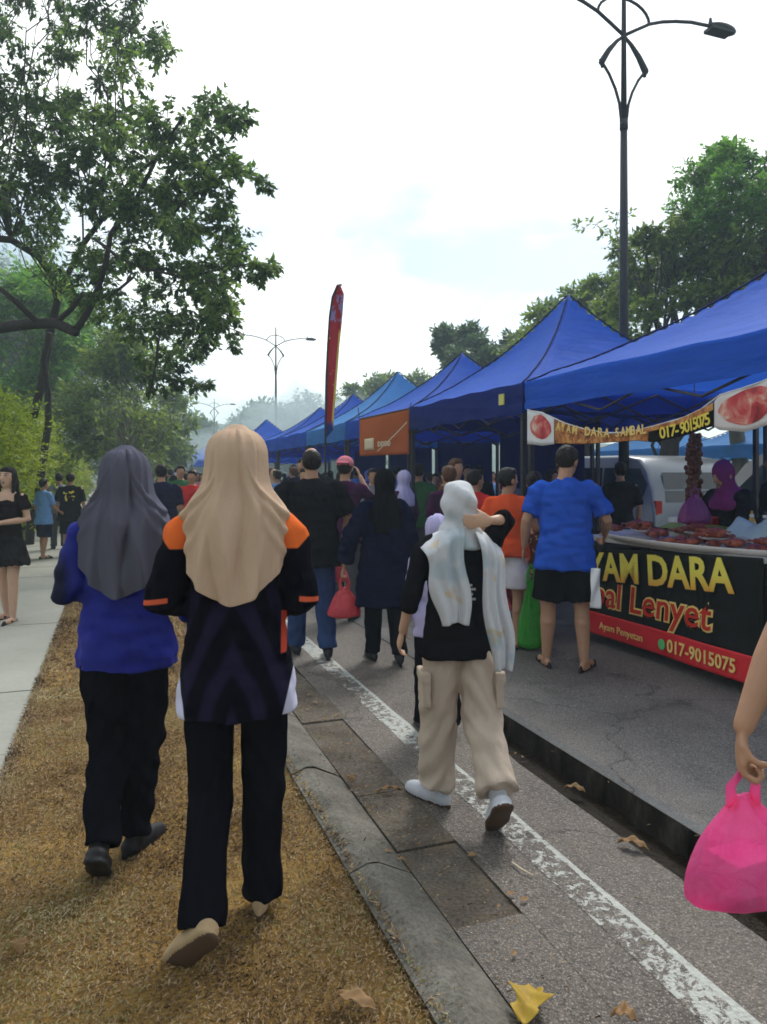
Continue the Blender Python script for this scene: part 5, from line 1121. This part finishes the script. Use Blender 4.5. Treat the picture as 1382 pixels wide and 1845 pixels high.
# vendor
M_ven = cloth('shirt_vendor', (.014,.014,.02)); M_hp = cloth('headscarf_plum', (.20,.03,.15), .8, .2, .5, 9)
W10 = person('vendor in dark clothes and a plum headscarf leaning over the stall', 1338, 6.35, 1.62, R(112), voxel=.010, female=True, wide=1.2, face=True, headyaw=0, headpitch=10, hijab=dict(mat=M_hp, hem=1.30), pose=dict(lean=20, ell=(-.24,.16,1.16), wrl=(-.15,.42,1.14), elr=(.25,.12,1.14), wrr=(.12,.40,1.10), curll=1.0), top=dict(mat=M_ven, hem=.8, sleeve=.55, flare=1.15, sr=(.085,.085,.08,.07)), bottom=dict(mat=M_bp))
person('second stall worker in a black tee standing at the right edge behind the vendor', 1400, 6.9, 1.70, R(80), voxel=.014, wide=1.25, face=True, skin_k='brown', top=dict(mat=M_ven, hem=.8, sleeve=.45, flare=1.15), bottom=dict(mat=M_bp))
# person with the pink bag at the right edge
W11 = person('person cut off by the right edge carrying a pink plastic bag', base=V3((1.215,1.70,0)), H=1.66, heading=R(168), voxel=.0052, female=True, skin_k='tan', hair='short', face=True, shoe=M_sand,
  pose=dict(legs=((5,3),(-5,8)), elr=(.295,.03,1.13), wrr=(.392,.10,.925), handr=(.02,.12,-.95), palmr=(-1,.15,-.1), thumbr=(.1,1,0), curlr=1.45, shw=.165), top=dict(mat=M_tgrey, hem=.82, sleeve=.33, flare=1.0, sr=(.062,.064,.06,.06)), bottom=dict(mat=M_whs, kind='shorts', len=.4, r=(.1,.1,.1,.1)))
M_pink = bagmat('bag_pink', (.85,.09,.36), (1,.46,.72), .6, .42); M_redb = bagmat('bag_red', (.55,.03,.05), (.75,.12,.14), .35); M_greenb = bagmat('bag_green', (.03,.33,.02), (.07,.55,.05), .35); M_pinkb = bagmat('bag_coral', (.6,.09,.12), (.75,.2,.25), .35)
hw = world(W11[0], W11[2], W11[1]['wrr']); print('HAND', hw, 691+F*hw.x/hw.y, HZ-F*(hw.z-CH)/hw.y)
bag('pink plastic carrier bag hanging from the hand at the right edge', grip(W11[0], W11[2], W11[1], 'r', (.02,.12,-.95), (-1,.15,-.1))+V3((-.03,0,0)), .30, .28, .18, M_pink, .3, .045, 11)
g = G(); g.box((0,0,0), (.12,.085,.07)); g.box((0,0,.037), (.125,.09,.008)); o = link('food_container', g.mesh('food_container', [M_white], False), None, grip(W11[0], W11[2], W11[1], 'r', (.02,.12,-.95), (-1,.15,-.1))+V3((-.03,0,-.22)), .4); tag(o, 'pale food container inside the pink carrier bag', 'container')
h4 = world(W4[0], W4[2], W4[1]['wrr']); bag('small coral plastic bag in the right hand of the man in the black tee', grip(W4[0], W4[2], W4[1], 'r', None, (-1,0,0)), .17, .24, .12, M_pinkb, .3, .07, 5)
h5 = world(W5[0], W5[2], W5[1]['wrl']); bag('red plastic bag held by the woman in the navy tunic', grip(W5[0], W5[2], W5[1], 'l', None, (1,0,0)), .27, .32, .16, M_redb, .2, .08, 6)
bag('bright green carrier bag hanging between the orange vest and the man in blue', P(957,1020,6.2), .24, .70, .14, M_greenb, .2, .12, 8)
bag('small red and white bag beside the white shorts', P(907,1058,6.0), .14, .2, .1, M_redb, .2, .05, 9)
# crowd
protos = []
specs = [('black tee', M_blkt, M_jean, None, 'short'), ('white tee', M_tw, M_pgrey, None, 'short'), ('navy tee', M_tnavy, M_bp, None, 'short'), ('red tee', M_tred, M_bp, None, 'short'), ('grey tee', M_tgrey, M_khaki, None, 'short'), ('pink tee', M_tpink, M_bp, None, 'long'), ('brown tee', M_tbrown, M_jean, None, 'brown'),
   ('black headscarf', M_navyt, M_bp, M_blackh, None), ('lavender headscarf', M_tpur, M_bp, M_lav, None), ('pale headscarf', M_tgrey, M_bp, M_beige, None), ('green tee', M_tgreen, M_pgrey, None, 'short'), ('light blue tee', M_tlb, M_jean, None, 'short')]
taken = []
cnt = {}
for i, (nm, tm, bm_, hj, hr) in enumerate(specs):
    b = person('x', 300, 30, random.uniform(1.52,1.68), 0, voxel=.022, wide=random.uniform(1,1.2), female=bool(hj), hair=hr, hijab=dict(mat=hj, hem=1.2) if hj else None, top=dict(mat=tm, hem=.8, sleeve=.9 if hj else .45), bottom=dict(mat=bm_), pose=dict(legs=((7,4),(-6,10)), wrr=(.2,.2,1.05) if i%2 else (.24,.06,.87)))[0]
    protos.append(b)
spots = []
tries = 0
def free(s, t, d=.55): return all((s-a)**2+(t-b)**2 > d*d for a, b in spots)
while len(spots) < 92 and tries < 9000:
    tries += 1; s = 8.6+ (random.random()**1.25)*42; t = random.uniform(.95, 3.35)
    p = ST(s,t); px = CX+F*p.x/p.y
    if s < 11.5 and t < 2.2: continue
    if free(s,t): spots.append((s,t))
for q in range(70):                      # customers and sellers in the stall row
    for _ in range(50):
        s, t = random.uniform(7.6,26), random.choice((random.uniform(4.9,6.2), random.uniform(3.3,3.9), random.uniform(7.2,10.5)))
        if free(s,t,.6) and not (abs(s-8.6) < 2.6 and 6.7 < t < 9.2): spots.append((s,t)); break
for i, (s,t) in enumerate(spots):
    j = i % len(protos); o = protos[j] if i < len(protos) else copy_tree(protos[j])
    o.location = ST(s,t); o.rotation_euler = (0,0, ROADROT+random.choice((0,0,math.pi))+random.uniform(-.7,.7)); f = random.uniform(.94,1.04); o.scale = (f,f,f)
    place = 'the far crowd on the road' if s > 20 and t < 3.4 else ('the nearer crowd on the road' if t < 3.4 else 'the shade of the canopies')
    wear = 'a '+specs[j][0]; tag(o, 'person in %s standing in %s' % (wear, place), 'person', 'people in %s wearing %s' % (place, wear))
# fallen leaves
m = Mt('leaf_yellow', .6, .3); n = m.noise(25,3); m.col(m.mix(n, (.30,.17,.02), (.62,.44,.06))); m.transl(.2); M_ly = m.m
m = Mt('leaf_brown', .7, .2); n = m.noise(40,4); m.col(m.mix(n, (.12,.06,.025), (.40,.25,.12))); M_lb = m.m
def fallen(label, px, py, L, W, mat, z=.01, rz=0, curl=.25, maple=False):
    Yy = F*(CH-z)/(py-HZ); p = P(px, py, Yy)
    def fn(u, v):
        w_ = math.sin(math.pi*min(1,v*.96+.03))**.8*W/2*(1+(.35*math.sin(v*14) if maple else .08*math.sin(v*20))); x = (u-.5)*2*w_; return V3((x, (v-.5)*L, curl*abs(x)*1.2+.02*math.sin(v*3.1)+.006*math.sin(v*17+u*5)+.004))
    o = sheet_from_fn('fallen_leaf', fn, 8, 22, mat, None, thick=.001); o.location = p; o.rotation_euler = (0,0,rz); tag(o, label, 'fallen leaf')
fallen('large yellow leaf on the concrete gutter at the bottom of the photo', 955, 1815, .15, .10, M_ly, .01, -.5, .3, True)
fallen('brown leaf lying in the open drain', 1036, 1426, .11, .05, M_lb, -.10, 1.0)
fallen('pale brown leaf at the left lip of the drain', 1140, 1526, .12, .05, M_lb, .005, 1.0)
fallen('small orange leaf on the concrete by the gutter joint', 632, 1408, .05, .04, M_lb, .005, .3)
fallen('broad pale leaf in the dry grass at the bottom', 640, 1810, .13, .05, M_lb, .03, 1.1, .1)
fallen('pale leaf on the grass near the bottom left corner', 35, 1712, .06, .04, M_lb, .03, .5)
fallen('pale leaf in the grass left of the grey scarfed woman', 120, 1305, .08, .06, M_lb, .03, .9)
fallen('whitish leaf at the bottom edge right of the yellow leaf', 1125, 1838, .07, .05, M_lb, .01, 1.2)
fallen('light leaf caught on the gutter joint', 700, 1427, .12, .02, M_lb, .005, -1.3, .1)
gb = G(); gb.add([(-.02,0,0),(0,-.011,.004),(.022,0,0),(0,.012,.006)], [(0,1,2,3)]); lm_ = gb.mesh('leaf_bit', [M_lb], False)
for i in range(46):
    s_, t_ = random.uniform(1.6,7), (random.uniform(.92,1.32) if i < 34 else random.uniform(1.95,2.2)); o = link('leaf_bit', lm_, None, ST(s_, t_, .008 if i < 34 else -.118), random.uniform(0,6)); sc_ = random.uniform(.5,1.3); o.scale = (sc_,)*3; o.rotation_euler.x = random.uniform(-.3,.3)
    tag(o, 'dry brown scrap of leaf lying in the %s' % ('concrete gutter' if i < 34 else 'open drain'), 'fallen leaf', 'leaf scraps in the gutter' if i < 34 else 'leaf scraps in the drain')
g = G(); g.tube([(0,0,0),(.05,.01,.003),(.11,.005,0)], .003, 6); o = link('twig', g.mesh('twig', [M_cream]), None, P(960,1580,2.70), R(120)); o.location.z = .006; tag(o, 'thin pale twig lying by the road marking', 'twig')
# ---------------------------------------------------------------- air
def vol(name, me_or_g, dens, col, label=None, aniso=.2, nz=None):
    m = bpy.data.materials.new(name); m.use_nodes = True; nt = m.node_tree; nt.nodes.remove(nt.nodes['Principled BSDF']); v = nt.nodes.new('ShaderNodeVolumePrincipled')
    v.inputs['Density'].default_value = dens; v.inputs['Color'].default_value = (*col,1); v.inputs['Anisotropy'].default_value = aniso; nt.links.new(v.outputs[0], nt.nodes['Material Output'].inputs['Volume'])
    o = me_or_g.build(name, m); tag(o, label, 'haze', kind='stuff'); o['kind'] = 'stuff'; return o, m, v
g = G()
for (px_, py_, Y_, r_) in ((545,748,32,1.9),(520,765,32,1.6),(570,762,31,1.5),(500,745,33,1.3),(560,735,33,1.3),(600,770,27,1.2),(470,790,34,1.4),(620,745,28,.9),(420,790,36,1.3),(340,800,38,1.6),(45,470,38,2.6),(95,500,40,2.2),(20,520,40,2.4),(150,760,30,1.2)): g.ell(P(px_,py_,Y_), (r_*1.15,r_*.8,r_*.8), None, 20, 14)
me_ = remesh(g, 'smoke_src', [], .15, 6); g = G(); g.v = [tuple(v.co+v.normal*(.9*noise.noise(v.co*.9)+.35*noise.noise(v.co*2.3)-.15)) for v in me_.vertices]; g.f = [tuple(p.vertices) for p in me_.polygons]; g.m = [0]*len(g.f)
vol('smoke', g, .26, (.78,.92,.98), 'pale cooking smoke drifting over the far canopies')
g = G(); g.box((20,150,16), (1100,460,35)); vol('haze', g, .0028, (.70,.88,.98), 'thin pale smoke haze hanging over the whole market street')

bpy.data.batch_remove([o.data for o in TRASH]); bpy.data.batch_remove([o for o in bpy.data.objects if o.name.startswith('tmp')])
bpy.data.scenes.remove(TMP)
